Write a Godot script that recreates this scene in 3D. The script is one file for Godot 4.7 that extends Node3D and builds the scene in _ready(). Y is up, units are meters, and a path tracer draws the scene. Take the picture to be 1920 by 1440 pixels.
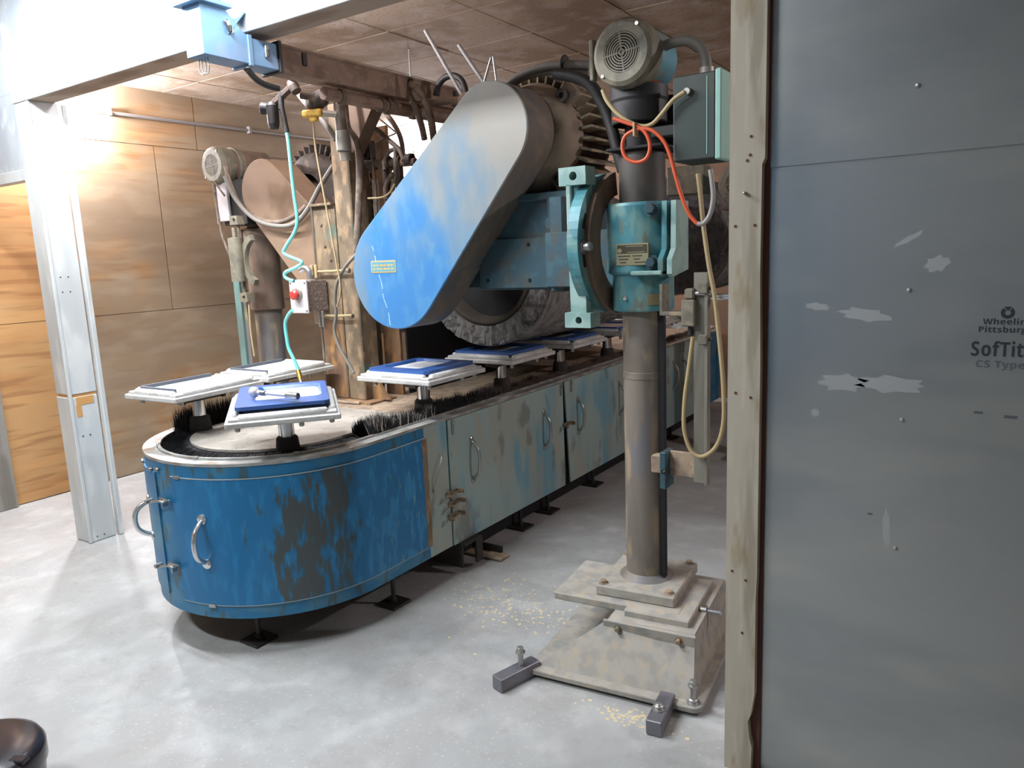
extends Node3D
# A dusty buffing room seen through its framed opening: -Z runs along the conveyor, X to the right along the opening, y up, metres.

var mats := {}
var serial := {}
var rng := RandomNumberGenerator.new()

func V(x: float, y: float, z: float) -> Vector3:
	return Vector3(x, y, z)

func _ready() -> void:
	rng.seed = 77
	camera_and_light()
	make_materials()
	room()
	opening()
	outer_room()
	conveyor()
	pallets()
	front_buffing_head()
	rear_buffing_head()
	third_buffing_head()
	support_post()
	overhead()
	hoses()
	control_station()
	wall_lamps()
	small_things()

func camera_and_light() -> void:
	var cam := Camera3D.new()
	cam.name = "camera"
	cam.fov = 54.24
	cam.near = 0.05
	cam.far = 60.0
	cam.transform = Transform3D(Basis(V(0.83366, -0.04136, -0.55072), V(-0.06036, 0.98440, -0.16529), V(0.54897, 0.17104, 0.81816)), V(0, 1.524, 0))
	add_child(cam)
	cam.current = true
	var env := Environment.new()
	env.background_mode = Environment.BG_COLOR
	env.background_color = Color(0.02, 0.02, 0.022)
	env.tonemap_mode = Environment.TONE_MAPPER_LINEAR
	env.tonemap_exposure = EXPOSURE
	env.sdfgi_enabled = true
	env.ssao_enabled = true
	env.ssil_enabled = true
	var we := WorldEnvironment.new()
	we.name = "world_environment"
	we.environment = env
	add_child(we)

const EXPOSURE := 1.0
const LAMP_ENERGY := 6.0
const HEADER_ENERGY := 1.3
const TUBE_ENERGY := 10.0

# ---------------------------------------------------------------- naming
func numbered(called: String) -> String:
	var n: int = serial.get(called, 0)
	serial[called] = n + 1
	return called if n == 0 else "%s_%03d" % [called, n]

func meta(o: Node, label := "", category := "", group := "", kind := "") -> Node:
	if label: o.set_meta("label", label)
	if category: o.set_meta("category", category)
	if group: o.set_meta("group", group)
	if kind: o.set_meta("kind", kind)
	return o

func thing(called: String, at: Vector3, label: String, category: String, group := "") -> Node3D:
	var o := Node3D.new()
	o.name = numbered(called)
	add_child(o)
	o.position = at
	meta(o, label, category, group)
	return o

func origin_of(p: Node) -> Vector3:
	return Vector3.ZERO if p == self else (p as Node3D).global_position

# Shapes are drawn in world coordinates; obj() hangs them under their thing without moving them.
func obj(called: String, s: SurfaceTool, m: Material, parent: Node = self) -> MeshInstance3D:
	var o := MeshInstance3D.new()
	o.name = numbered(called) if parent == self else called
	s.set_material(m)
	o.mesh = s.commit()
	parent.add_child(o, true)
	var q: Node = parent
	var off := Vector3.ZERO
	while q != self:
		off += (q as Node3D).position
		q = q.get_parent()
	o.position = -off
	return o

# a part drawn around its own thing's origin
func loc(called: String, s: SurfaceTool, m: Material, parent: Node) -> MeshInstance3D:
	var o := MeshInstance3D.new()
	o.name = called
	s.set_material(m)
	o.mesh = s.commit()
	parent.add_child(o, true)
	return o

func struct(called: String, s: SurfaceTool, m: Material, label: String, parent: Node = self) -> MeshInstance3D:
	var o := obj(called, s, m, parent)
	if parent == self: meta(o, label, called.split("_")[0], "", "structure")
	return o

# ---------------------------------------------------------------- shapes
func ns() -> SurfaceTool:
	var s := SurfaceTool.new()
	s.begin(Mesh.PRIMITIVE_TRIANGLES)
	return s

func tri3(s: SurfaceTool, a: Vector3, b: Vector3, c: Vector3, na: Vector3, nb: Vector3, nc: Vector3, ua := Vector2.ZERO, ub := Vector2.ZERO, uc := Vector2.ZERO) -> void:
	if (b - a).cross(c - a).dot(na + nb + nc) > 0.0:
		var t := b; b = c; c = t
		var tn := nb; nb = nc; nc = tn
		var tu := ub; ub = uc; uc = tu
	s.set_normal(na); s.set_uv(ua); s.add_vertex(a)
	s.set_normal(nb); s.set_uv(ub); s.add_vertex(b)
	s.set_normal(nc); s.set_uv(uc); s.add_vertex(c)

func quad(s: SurfaceTool, a: Vector3, b: Vector3, c: Vector3, d: Vector3, n: Vector3) -> void:
	tri3(s, a, b, c, n, n, n, Vector2(0, 1), Vector2(1, 1), Vector2(1, 0))
	tri3(s, a, c, d, n, n, n, Vector2(0, 1), Vector2(1, 0), Vector2(0, 0))

func flat(s: SurfaceTool, pts: Array, inside: Vector3) -> void:   # a flat convex face, turned away from a point inside
	var n: Vector3 = (pts[1] - pts[0]).cross(pts[2] - pts[0]).normalized()
	if n.dot(pts[0] - inside) < 0.0: n = -n
	for i in range(1, pts.size() - 1):
		tri3(s, pts[0], pts[i], pts[i + 1], n, n, n)

func bx(s: SurfaceTool, c: Vector3, size: Vector3, ch := 0.003, B := Basis.IDENTITY) -> SurfaceTool:
	var h := size * 0.5
	ch = minf(ch, minf(h.x, minf(h.y, h.z)) * 0.45)
	var p := func(sg: Array, ax: int) -> Vector3:
		var q := Vector3.ZERO
		for i in 3: q[i] = sg[i] * (h[i] - (0.0 if i == ax or ch <= 0.0 else ch))
		return c + B * q
	for ax in 3:
		var u := (ax + 1) % 3
		var w := (ax + 2) % 3
		for sg in [-1.0, 1.0]:
			var q: Array = []
			for k in [[-1, -1], [1, -1], [1, 1], [-1, 1]]:
				var t := [0.0, 0.0, 0.0]
				t[ax] = sg; t[u] = float(k[0]); t[w] = float(k[1])
				q.append(p.call(t, ax))
			var n := Vector3.ZERO
			n[ax] = sg
			quad(s, q[0], q[1], q[2], q[3], B * n)
	if ch > 0.0:
		for ax in 3:
			var u := (ax + 1) % 3
			var w := (ax + 2) % 3
			for su in [-1.0, 1.0]:
				for sw in [-1.0, 1.0]:
					var lo := [0.0, 0.0, 0.0]
					lo[ax] = -1.0; lo[u] = su; lo[w] = sw
					var hi := lo.duplicate()
					hi[ax] = 1.0
					var n := Vector3.ZERO
					n[u] = su; n[w] = sw
					quad(s, p.call(lo, u), p.call(hi, u), p.call(hi, w), p.call(lo, w), B * n.normalized())
		for x in [-1.0, 1.0]:
			for y in [-1.0, 1.0]:
				for z in [-1.0, 1.0]:
					var n := B * V(x, y, z).normalized()
					tri3(s, p.call([x, y, z], 0), p.call([x, y, z], 1), p.call([x, y, z], 2), n, n, n)
	return s

func box6(s: SurfaceTool, x0: float, x1: float, y0: float, y1: float, z0: float, z1: float, ch := 0.003) -> SurfaceTool:
	return bx(s, V((x0 + x1) * 0.5, (y0 + y1) * 0.5, (z0 + z1) * 0.5), V(absf(x1 - x0), absf(y1 - y0), absf(z1 - z0)), ch)

func bar(s: SurfaceTool, a: Vector3, b: Vector3, w: float, h: float, ch := 0.002, up := Vector3.UP) -> SurfaceTool:   # a straight bar of section w x h
	var d := b - a
	var z := d.normalized()
	if absf(z.dot(up)) > 0.95: up = Vector3.RIGHT
	var x := up.cross(z).normalized()
	return bx(s, (a + b) * 0.5, V(w, h, d.length()), ch, Basis(x, z.cross(x), z))

func smooth(pts: Array, sub: int) -> Array:
	if pts.size() < 3 or sub < 2: return pts
	var out: Array = []
	for i in pts.size() - 1:
		var a: Vector3 = pts[maxi(i - 1, 0)]
		var b: Vector3 = pts[i]
		var c: Vector3 = pts[i + 1]
		var d: Vector3 = pts[mini(i + 2, pts.size() - 1)]
		for k in sub:
			out.append(b.cubic_interpolate(c, a, d, float(k) / sub))
	out.append(pts[pts.size() - 1])
	return out

func tube(s: SurfaceTool, pts: Array, r: float, seg := 8, sub := 4, rib := 0.0) -> SurfaceTool:
	var P := smooth(pts, sub)
	var n := P.size()
	var x := Vector3.ZERO
	var rings: Array = []
	var dirs: Array = []
	for i in n:
		var t: Vector3 = (P[mini(i + 1, n - 1)] - P[maxi(i - 1, 0)]).normalized()
		if i == 0:
			x = t.cross(Vector3.UP if absf(t.y) < 0.9 else Vector3.RIGHT).normalized()
		else:
			x = (x - t * x.dot(t)).normalized()
		var y := t.cross(x)
		var ring: Array = []
		var dd: Array = []
		var rr := r * (1.0 + (rib if i % 2 == 1 else 0.0))
		for k in seg:
			var d := x * cos(TAU * k / seg) + y * sin(TAU * k / seg)
			dd.append(d)
			ring.append(P[i] + d * rr)
		rings.append(ring)
		dirs.append(dd)
	for i in n - 1:
		for k in seg:
			var l := (k + 1) % seg
			tri3(s, rings[i][k], rings[i][l], rings[i + 1][l], dirs[i][k], dirs[i][l], dirs[i + 1][l])
			tri3(s, rings[i][k], rings[i + 1][l], rings[i + 1][k], dirs[i][k], dirs[i + 1][l], dirs[i + 1][k])
	for e in [0, n - 1]:
		var nn: Vector3 = (P[0] - P[1]).normalized() if e == 0 else (P[n - 1] - P[n - 2]).normalized()
		for k in seg:
			tri3(s, P[e], rings[e][k], rings[e][(k + 1) % seg], nn, nn, nn)
	return s

# turns a profile of (radius, height) round the local y axis of T; outside first, bottom to top
func lathe(s: SurfaceTool, prof: Array, T: Transform3D, seg := 24, a0 := 0.0, a1 := TAU, soft := false) -> SurfaceTool:
	var nrm: Array = []
	for i in prof.size() - 1:
		var d: Vector2 = prof[i + 1] - prof[i]
		nrm.append(Vector2(d.y, -d.x).normalized())
	for i in prof.size() - 1:
		var p: Vector2 = prof[i]
		var q: Vector2 = prof[i + 1]
		var n0: Vector2 = nrm[i]
		var n1: Vector2 = nrm[i]
		if soft:
			if i > 0: n0 = (nrm[i] + nrm[i - 1]).normalized()
			if i < nrm.size() - 1: n1 = (nrm[i] + nrm[i + 1]).normalized()
		for k in seg:
			var t0 := a0 + (a1 - a0) * k / seg
			var t1 := a0 + (a1 - a0) * (k + 1) / seg
			var d0 := V(cos(t0), 0, -sin(t0))
			var d1 := V(cos(t1), 0, -sin(t1))
			var A := T * (d0 * p.x + V(0, p.y, 0))
			var Bq := T * (d1 * p.x + V(0, p.y, 0))
			var C := T * (d1 * q.x + V(0, q.y, 0))
			var D := T * (d0 * q.x + V(0, q.y, 0))
			var nA := T.basis * (d0 * n0.x + V(0, n0.y, 0))
			var nB := T.basis * (d1 * n0.x + V(0, n0.y, 0))
			var nC := T.basis * (d1 * n1.x + V(0, n1.y, 0))
			var nD := T.basis * (d0 * n1.x + V(0, n1.y, 0))
			var u0 := float(k) / seg
			var u1 := float(k + 1) / seg
			var v0 := float(i) / (prof.size() - 1)
			var v1 := float(i + 1) / (prof.size() - 1)
			if q.x > 1e-5: tri3(s, A, C, D, nA, nC, nD, Vector2(u0, v0), Vector2(u1, v1), Vector2(u0, v1))
			if p.x > 1e-5: tri3(s, A, Bq, C, nA, nB, nC, Vector2(u0, v0), Vector2(u1, v0), Vector2(u1, v1))
	return s

func cyl(s: SurfaceTool, a: Vector3, b: Vector3, r: float, seg := 16, ch := 0.002) -> SurfaceTool:
	var L := (b - a).length()
	ch = minf(ch, minf(r, L) * 0.3)
	return lathe(s, [Vector2(0, 0), Vector2(r - ch, 0), Vector2(r, ch), Vector2(r, L - ch), Vector2(r - ch, L), Vector2(0, L)], along(a, b), seg)

func along(a: Vector3, b: Vector3) -> Transform3D:
	var y := (b - a).normalized()
	var x := y.cross(Vector3.BACK if absf(y.z) < 0.9 else Vector3.UP).normalized()
	return Transform3D(Basis(x, y, x.cross(y)), a)

func zaxis(at: Vector3) -> Transform3D:   # local y points towards +Z
	return Transform3D(Basis(Vector3.RIGHT, Vector3.BACK, Vector3.DOWN), at)

# a flat outline (in the x, y of T) given thickness from z0 to z1 (front), front edge chamfered; convex outlines when ch > 0
func prism(s: SurfaceTool, poly: PackedVector2Array, z0: float, z1: float, T := Transform3D.IDENTITY, ch := 0.0, round_sides := false) -> SurfaceTool:
	if Geometry2D.is_polygon_clockwise(poly): poly.reverse()
	var n := poly.size()
	var lo := poly[0]
	var hi := poly[0]
	for p in poly:
		lo = Vector2(minf(lo.x, p.x), minf(lo.y, p.y))
		hi = Vector2(maxf(hi.x, p.x), maxf(hi.y, p.y))
	var uv := func(p: Vector2) -> Vector2: return Vector2((p.x - lo.x) / (hi.x - lo.x), (hi.y - p.y) / (hi.y - lo.y))
	var en := PackedVector2Array()
	for i in n:
		var d := poly[(i + 1) % n] - poly[i]
		en.append(Vector2(d.y, -d.x).normalized())
	var inner := PackedVector2Array()
	for i in n:
		var m := (en[i] + en[(i + n - 1) % n]).normalized()
		inner.append(poly[i] - m * ch / maxf(0.5, m.dot(en[i])))
	var nf := T.basis * Vector3.BACK
	var idx := Geometry2D.triangulate_polygon(poly)
	for i in range(0, idx.size(), 3):
		var a := idx[i]; var b := idx[i + 1]; var c := idx[i + 2]
		tri3(s, T * V(inner[a].x, inner[a].y, z1), T * V(inner[b].x, inner[b].y, z1), T * V(inner[c].x, inner[c].y, z1), nf, nf, nf, uv.call(poly[a]), uv.call(poly[b]), uv.call(poly[c]))
		tri3(s, T * V(poly[a].x, poly[a].y, z0), T * V(poly[b].x, poly[b].y, z0), T * V(poly[c].x, poly[c].y, z0), -nf, -nf, -nf, uv.call(poly[a]), uv.call(poly[b]), uv.call(poly[c]))
	for i in n:
		var j := (i + 1) % n
		var e := en[i]
		var ni := e
		var nj := e
		if round_sides:
			var m := en[(i + n - 1) % n]
			if m.dot(e) > 0.8: ni = (m + e).normalized()
			m = en[j]
			if m.dot(e) > 0.8: nj = (m + e).normalized()
		var a := poly[i]; var b := poly[j]
		var Ni := T.basis * V(ni.x, ni.y, 0)
		var Nj := T.basis * V(nj.x, nj.y, 0)
		var zz := z1 - ch
		tri3(s, T * V(a.x, a.y, z0), T * V(b.x, b.y, z0), T * V(b.x, b.y, zz), Ni, Nj, Nj, uv.call(a), uv.call(b), uv.call(b))
		tri3(s, T * V(a.x, a.y, z0), T * V(b.x, b.y, zz), T * V(a.x, a.y, zz), Ni, Nj, Ni, uv.call(a), uv.call(b), uv.call(a))
		if ch > 0.0:
			var N := T.basis * V(e.x, e.y, 1).normalized()
			tri3(s, T * V(a.x, a.y, zz), T * V(b.x, b.y, zz), T * V(inner[j].x, inner[j].y, z1), N, N, N, uv.call(a), uv.call(b), uv.call(b))
			tri3(s, T * V(a.x, a.y, zz), T * V(inner[j].x, inner[j].y, z1), T * V(inner[i].x, inner[i].y, z1), N, N, N, uv.call(a), uv.call(b), uv.call(a))
	return s

func rounded(w: float, h: float, r: float, c := Vector2.ZERO, seg := 5) -> PackedVector2Array:
	var p := PackedVector2Array()
	for q in 4:
		var cc := Vector2((w * 0.5 - r) * (1.0 if q == 0 or q == 3 else -1.0), (h * 0.5 - r) * (1.0 if q < 2 else -1.0)) + c
		for k in seg + 1:
			var a := PI * 0.5 * (q + float(k) / seg)
			p.append(cc + Vector2(cos(a), sin(a)) * r)
	return p

func pulleys(c1: Vector2, r1: float, c2: Vector2, r2: float, seg := 18) -> PackedVector2Array:   # outline of a belt round two wheels
	var d := c2 - c1
	var base := d.angle()
	var off := acos((r1 - r2) / d.length())
	var p := PackedVector2Array()
	for k in seg + 1:
		var a := base + off + (TAU - 2.0 * off) * k / seg
		p.append(c1 + Vector2(cos(a), sin(a)) * r1)
	for k in seg + 1:
		var a := base - off + 2.0 * off * k / seg
		p.append(c2 + Vector2(cos(a), sin(a)) * r2)
	return p

func hexbolt(s: SurfaceTool, at: Vector3, dir: Vector3, r := 0.011, h := 0.009) -> SurfaceTool:
	lathe(s, [Vector2(0, 0), Vector2(r * 1.5, 0), Vector2(r * 1.5, h * 0.25), Vector2(r, h * 0.25), Vector2(r, h), Vector2(r * 0.8, h * 1.25), Vector2(0, h * 1.25)], along(at, at + dir), 6)
	return s

# ---------------------------------------------------------------- materials
func noise_bytes(sd: int, freq: float, octaves: int, w: int, h: int, sx: int, sy: int) -> PackedByteArray:
	var f := FastNoiseLite.new()
	f.seed = sd
	f.noise_type = FastNoiseLite.TYPE_SIMPLEX_SMOOTH
	f.frequency = freq
	f.fractal_octaves = octaves
	var im := f.get_seamless_image(maxi(8, w / sx), maxi(8, h / sy), false, false, 0.15, true)
	if sx > 1 or sy > 1: im.resize(w, h, Image.INTERPOLATE_BILINEAR)
	im.convert(Image.FORMAT_L8)
	return im.get_data()

# layers: [colour, frequency, octaves, from, to, strength, stretch along x, stretch along y]
func paint(base: Color, layers: Array, w := 512, h := 512, sd := 1) -> ImageTexture:
	var n := w * h
	var R := PackedFloat32Array(); var G := PackedFloat32Array(); var B := PackedFloat32Array()
	R.resize(n); G.resize(n); B.resize(n)
	R.fill(base.r); G.fill(base.g); B.fill(base.b)
	var k := 0
	for L in layers:
		k += 1
		var c: Color = L[0]
		var by := noise_bytes(sd * 31 + k * 7, L[1], L[2], w, h, L[6], L[7])
		var lut := PackedFloat32Array()
		lut.resize(256)
		for i in 256: lut[i] = smoothstep(L[3], L[4], i / 255.0) * L[5]
		for i in n:
			var m := lut[by[i]]
			if m > 0.003:
				R[i] += (c.r - R[i]) * m
				G[i] += (c.g - G[i]) * m
				B[i] += (c.b - B[i]) * m
	var out := PackedByteArray()
	out.resize(n * 3)
	for i in n:
		out[i * 3] = int(clampf(R[i], 0, 1) * 255.0)
		out[i * 3 + 1] = int(clampf(G[i], 0, 1) * 255.0)
		out[i * 3 + 2] = int(clampf(B[i], 0, 1) * 255.0)
	var tx := ImageTexture.create_from_image(Image.create_from_data(w, h, false, Image.FORMAT_RGB8, out))
	return tx

func plain(c: Color, rough := 0.6, metal := 0.0) -> StandardMaterial3D:
	var m := StandardMaterial3D.new()
	m.albedo_color = c
	m.roughness = rough
	m.metallic = metal
	return m

func tri(tex: Texture2D, scale := 1.0, rough := 0.6, metal := 0.0, tint := Color.WHITE) -> StandardMaterial3D:
	var m := plain(tint, rough, metal)
	m.albedo_texture = tex
	m.uv1_triplanar = true
	m.uv1_world_triplanar = true
	m.uv1_scale = Vector3.ONE * scale
	m.uv1_triplanar_sharpness = 8.0
	return m

func relief(m: StandardMaterial3D, freq: float, amount: float, oct := 3) -> StandardMaterial3D:
	var t := NoiseTexture2D.new()
	t.width = 256; t.height = 256; t.seamless = true; t.as_normal_map = true; t.bump_strength = amount
	var f := FastNoiseLite.new()
	f.frequency = freq
	f.fractal_octaves = oct
	t.noise = f
	m.normal_enabled = true
	m.normal_texture = t
	return m

func C(h: String) -> Color:
	return Color(h)

func make_materials() -> void:
	var M := mats
	M.floor = tri(paint(C("9fa09e"), [[C("9b9996"), 0.005, 5, 0.25, 0.8, 0.7, 1, 1], [C("b6b7b5"), 0.012, 4, 0.4, 0.85, 0.5, 1, 1], [C("908c88"), 0.03, 3, 0.62, 0.85, 0.25, 1, 1], [C("c9c6b8"), 0.16, 2, 0.74, 0.84, 0.45, 1, 1]], 768, 768, 3), 0.42, 0.62)
	relief(M.floor, 0.03, 1.2)
	var ply := [[C("9a6a3c"), 0.012, 4, 0.30, 0.75, 0.6, 6, 1], [C("c0905a"), 0.03, 3, 0.5, 0.85, 0.5, 10, 1], [C("7d5230"), 0.06, 2, 0.55, 0.8, 0.4, 12, 1]]
	M.ply_clean = tri(paint(C("b28b5c"), ply, 512, 512, 5), 0.55, 0.6)
	M.ply = tri(paint(C("9b866a"), ply + [[C("8a7862"), 0.005, 4, 0.05, 0.6, 0.85, 2, 1], [C("a08e76"), 0.02, 4, 0.4, 0.8, 0.6, 3, 1]], 512, 512, 6), 0.5, 0.7)
	M.ply_dark = tri(paint(C("8d6c56"), ply + [[C("7a6250"), 0.006, 4, 0.05, 0.6, 0.85, 2, 1]], 384, 384, 7), 0.5, 0.75)
	M.tile = tri(paint(C("a99682"), [[C("80684f"), 0.006, 5, 0.35, 0.7, 0.8, 1, 1], [C("b9aba4"), 0.02, 4, 0.5, 0.8, 0.5, 1, 1], [C("4c3c33"), 0.15, 2, 0.66, 0.85, 0.35, 1, 1]], 512, 512, 8), 0.4, 0.85)
	M.tee = plain(C("b5a79c"), 0.6)  # pale tone for lamplight caught on the tile edges
	M.gap = plain(C("241c18"), 0.9)
	M.sheet = tri(paint(C("b4b7b5"), [[C("9fa4a5"), 0.006, 4, 0.3, 0.75, 0.5, 2, 1], [C("cfcdc2"), 0.01, 3, 0.5, 0.85, 0.4, 3, 1], [C("b2b6b6"), 0.08, 2, 0.45, 0.7, 0.25, 3, 1]], 512, 512, 9), 0.6, 0.33, 0.85)
	M.sheet_old = tri(paint(C("c0c6ca"), [[C("a6aeb6"), 0.008, 4, 0.35, 0.75, 0.7, 1, 2], [C("dfe3e6"), 0.02, 4, 0.6, 0.85, 0.7, 1, 2]], 384, 384, 54), 0.7, 0.45, 0.3)
	M.sheet_mark = plain(C("b9bcbc"), 0.5, 0.7)
	M.ink = plain(C("2c2f34"), 0.7)
	M.ink_faint = plain(C("565b60"), 0.7)
	M.white_trim = tri(paint(C("c6cac9"), [[C("a9adac"), 0.01, 4, 0.4, 0.8, 0.6, 1, 3], [C("d8d9d6"), 0.03, 3, 0.5, 0.8, 0.6, 1, 3]], 256, 256, 10), 0.8, 0.42, 0.25)
	M.header_under = tri(paint(C("a38e7c"), [[C("7d6654"), 0.02, 4, 0.4, 0.8, 0.7, 3, 1]], 256, 256, 11), 0.8, 0.7)
	M.stud = tri(paint(C("b2aa99"), [[C("918775"), 0.02, 4, 0.4, 0.75, 0.7, 1, 10], [C("c7bda8"), 0.05, 3, 0.5, 0.8, 0.5, 1, 8], [C("8a7658"), 0.012, 4, 0.72, 0.9, 0.5, 1, 3]], 384, 384, 12), 1.4, 0.75)
	M.stud_side = plain(C("5e3a2c"), 0.8)
	M.grey_plank = tri(paint(C("8c8880"), [[C("6b675f"), 0.03, 4, 0.4, 0.75, 0.7, 1, 10]], 256, 256, 13), 1.2, 0.8)
	M.wood_raw = plain(C("b98a52"), 0.8)
	M.outer = plain(C("b9bcbb"), 0.8)
	# machine paints
	M.blue = tri(paint(C("156f9e"), [[C("2488b6"), 0.01, 4, 0.45, 0.8, 0.7, 1, 3], [C("45504f"), 0.007, 5, 0.5, 0.74, 0.85, 1, 2], [C("4c4f4a"), 0.06, 4, 0.58, 0.78, 0.6, 1, 3], [C("8d8f80"), 0.08, 3, 0.76, 0.86, 0.7, 1, 5]], 768, 768, 14), 0.62, 0.4, 0.1)
	M.blue_rim = tri(paint(C("206d98"), [[C("4f7f94"), 0.02, 4, 0.45, 0.8, 0.7, 2, 1], [C("4a4d48"), 0.05, 4, 0.6, 0.8, 0.7, 1, 3]], 384, 384, 15), 0.8, 0.42, 0.1)
	M.door = tri(paint(C("93a9a7"), [[C("6296aa"), 0.008, 4, 0.52, 0.8, 0.75, 1, 3], [C("9d9b8c"), 0.01, 4, 0.5, 0.78, 0.55, 1, 3], [C("6c6d66"), 0.012, 4, 0.7, 0.88, 0.6, 1, 2], [C("ad9d82"), 0.05, 3, 0.6, 0.85, 0.4, 1, 5]], 768, 768, 16), 0.5, 0.5, 0.1)
	M.steel_top = tri(paint(C("b9b9b4"), [[C("8d8f8e"), 0.02, 4, 0.4, 0.75, 0.6, 1, 1], [C("8a7a68"), 0.012, 4, 0.55, 0.8, 0.7, 1, 1]], 384, 384, 17), 1.0, 0.4, 0.55)
	M.disc = tri(paint(C("b9b3a8"), [[C("9a938a"), 0.01, 4, 0.4, 0.75, 0.6, 1, 1], [C("6d6155"), 0.06, 3, 0.68, 0.85, 0.5, 1, 1]], 384, 384, 18), 1.0, 0.5, 0.35)
	M.dust = tri(paint(C("9c8872"), [[C("78685a"), 0.02, 4, 0.4, 0.75, 0.7, 1, 1], [C("b5a184"), 0.05, 3, 0.5, 0.8, 0.5, 1, 1]], 384, 384, 19), 1.4, 0.85)
	M.base_dust = tri(paint(C("a19c92"), [[C("8f8b84"), 0.02, 4, 0.4, 0.75, 0.7, 1, 1], [C("b3a084"), 0.03, 4, 0.5, 0.8, 0.5, 1, 1], [C("7f8380"), 0.012, 3, 0.6, 0.85, 0.6, 1, 1]], 384, 384, 20), 1.6, 0.8)
	M.teal = tri(paint(C("4d8890"), [[C("356b74"), 0.01, 4, 0.4, 0.7, 0.7, 1, 1], [C("7f9a92"), 0.015, 4, 0.5, 0.8, 0.7, 1, 2], [C("746a58"), 0.02, 4, 0.62, 0.82, 0.7, 1, 3]], 384, 384, 21), 1.6, 0.45, 0.1)
	M.teal_pale = tri(paint(C("8fa9a2"), [[C("6f918c"), 0.02, 4, 0.4, 0.75, 0.7, 1, 1]], 256, 256, 22), 1.6, 0.5)
	M.teal_old = tri(paint(C("66827c"), [[C("55655f"), 0.02, 4, 0.4, 0.75, 0.7, 1, 2]], 128, 128, 55), 1.6, 0.6)
	M.teal_dark = tri(paint(C("2b4751"), [[C("45443f"), 0.015, 4, 0.45, 0.75, 0.7, 1, 1], [C("365a66"), 0.03, 4, 0.55, 0.8, 0.6, 1, 1]], 256, 256, 23), 1.6, 0.55)
	M.green_box = tri(paint(C("2e3834"), [[C("44463e"), 0.012, 4, 0.4, 0.75, 0.7, 1, 2]], 256, 256, 24), 1.6, 0.55, 0.1)
	M.green_box_lit = plain(C("8fb8ac"), 0.45)  # paler green carries the light falling on the box's right side
	M.brown = tri(paint(C("6f5c4d"), [[C("56473c"), 0.015, 4, 0.4, 0.75, 0.6, 1, 2], [C("716050"), 0.03, 4, 0.52, 0.8, 0.5, 1, 2]], 384, 384, 25), 1.5, 0.8)
	M.brown_light = tri(paint(C("796853"), [[C("5a4c3b"), 0.015, 4, 0.4, 0.75, 0.75, 1, 2], [C("a88a68"), 0.03, 4, 0.52, 0.8, 0.6, 1, 2], [C("3f6a66"), 0.012, 3, 0.72, 0.85, 0.5, 1, 2]], 384, 384, 26), 1.4, 0.75)
	M.rust_post = tri(paint(C("84654a"), [[C("5b4534"), 0.015, 4, 0.42, 0.75, 0.8, 1, 3], [C("a67a42"), 0.02, 4, 0.55, 0.8, 0.8, 1, 3]], 384, 384, 27), 1.4, 0.75)
	M.guard2 = tri(paint(C("826a54"), [[C("604a3a"), 0.007, 4, 0.4, 0.7, 0.8, 1, 1]], 256, 256, 28), 1.0, 0.75)
	M.motor = tri(paint(C("4a403a"), [[C("2f2925"), 0.02, 4, 0.4, 0.75, 0.7, 1, 1], [C("796753"), 0.03, 4, 0.55, 0.8, 0.6, 1, 1]], 256, 256, 29), 1.6, 0.7, 0.2)
	M.motor_bell = tri(paint(C("8f7f6c"), [[C("6a5c4d"), 0.015, 4, 0.4, 0.75, 0.7, 1, 1], [C("948572"), 0.03, 4, 0.55, 0.8, 0.6, 1, 1]], 256, 256, 30), 1.6, 0.7, 0.1)
	M.fin = tri(paint(C("9c8d74"), [[C("5c5246"), 0.015, 4, 0.42, 0.7, 0.8, 1, 1]], 256, 256, 31), 1.8, 0.7, 0.2)
	M.cowl = tri(paint(C("76705f"), [[C("5d594f"), 0.015, 4, 0.4, 0.75, 0.7, 1, 1], [C("8e8772"), 0.04, 3, 0.55, 0.8, 0.5, 1, 1]], 256, 256, 32), 2.0, 0.6, 0.1)
	M.motor_blue = tri(paint(C("5c93a3"), [[C("847b68"), 0.012, 4, 0.55, 0.75, 0.8, 1, 1]], 256, 256, 33), 1.6, 0.4, 0.1)
	M.red_label = plain(C("b4553a"), 0.6)
	M.pipe_dust = tri(paint(C("7d746a"), [[C("6d665e"), 0.02, 4, 0.4, 0.75, 0.6, 1, 6], [C("ab9878"), 0.02, 4, 0.55, 0.8, 0.7, 1, 4], [C("70717a"), 0.012, 3, 0.55, 0.8, 0.6, 1, 3]], 384, 384, 34), 1.2, 0.6, 0.25)
	M.pipe_dark = tri(paint(C("4b4640"), [[C("302d2b"), 0.02, 4, 0.4, 0.75, 0.6, 1, 3]], 256, 256, 35), 1.4, 0.6, 0.2)
	M.duct_brown = tri(paint(C("8a7363"), [[C("6a5548"), 0.02, 4, 0.4, 0.75, 0.6, 1, 1], [C("a08b78"), 0.04, 3, 0.55, 0.8, 0.5, 1, 1]], 256, 256, 36), 1.4, 0.75)
	M.duct_blue = tri(paint(C("7396b4"), [[C("8c9cb6"), 0.01, 3, 0.45, 0.75, 0.7, 1, 1]], 256, 256, 37), 1.5, 0.35, 0.2)
	M.chrome = plain(C("dadcdd"), 0.18, 0.9)
	M.tool = plain(C("cfcccd"), 0.35, 0.35)
	M.old_chrome = plain(C("a9a7a2"), 0.3, 0.9)
	M.zinc = plain(C("a9a9a6"), 0.4, 0.8)
	M.alu = tri(paint(C("c2c1bd"), [[C("9f9d98"), 0.04, 4, 0.5, 0.8, 0.6, 3, 1], [C("8f8b86"), 0.09, 3, 0.7, 0.85, 0.6, 1, 1]], 256, 256, 38), 2.2, 0.5, 0.15)
	M.alu_pad = plain(C("c9cacc"), 0.6)
	M.frame_blue = plain(C("2a579a"), 0.22)
	M.frame_blue.clearcoat_enabled = true
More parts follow.
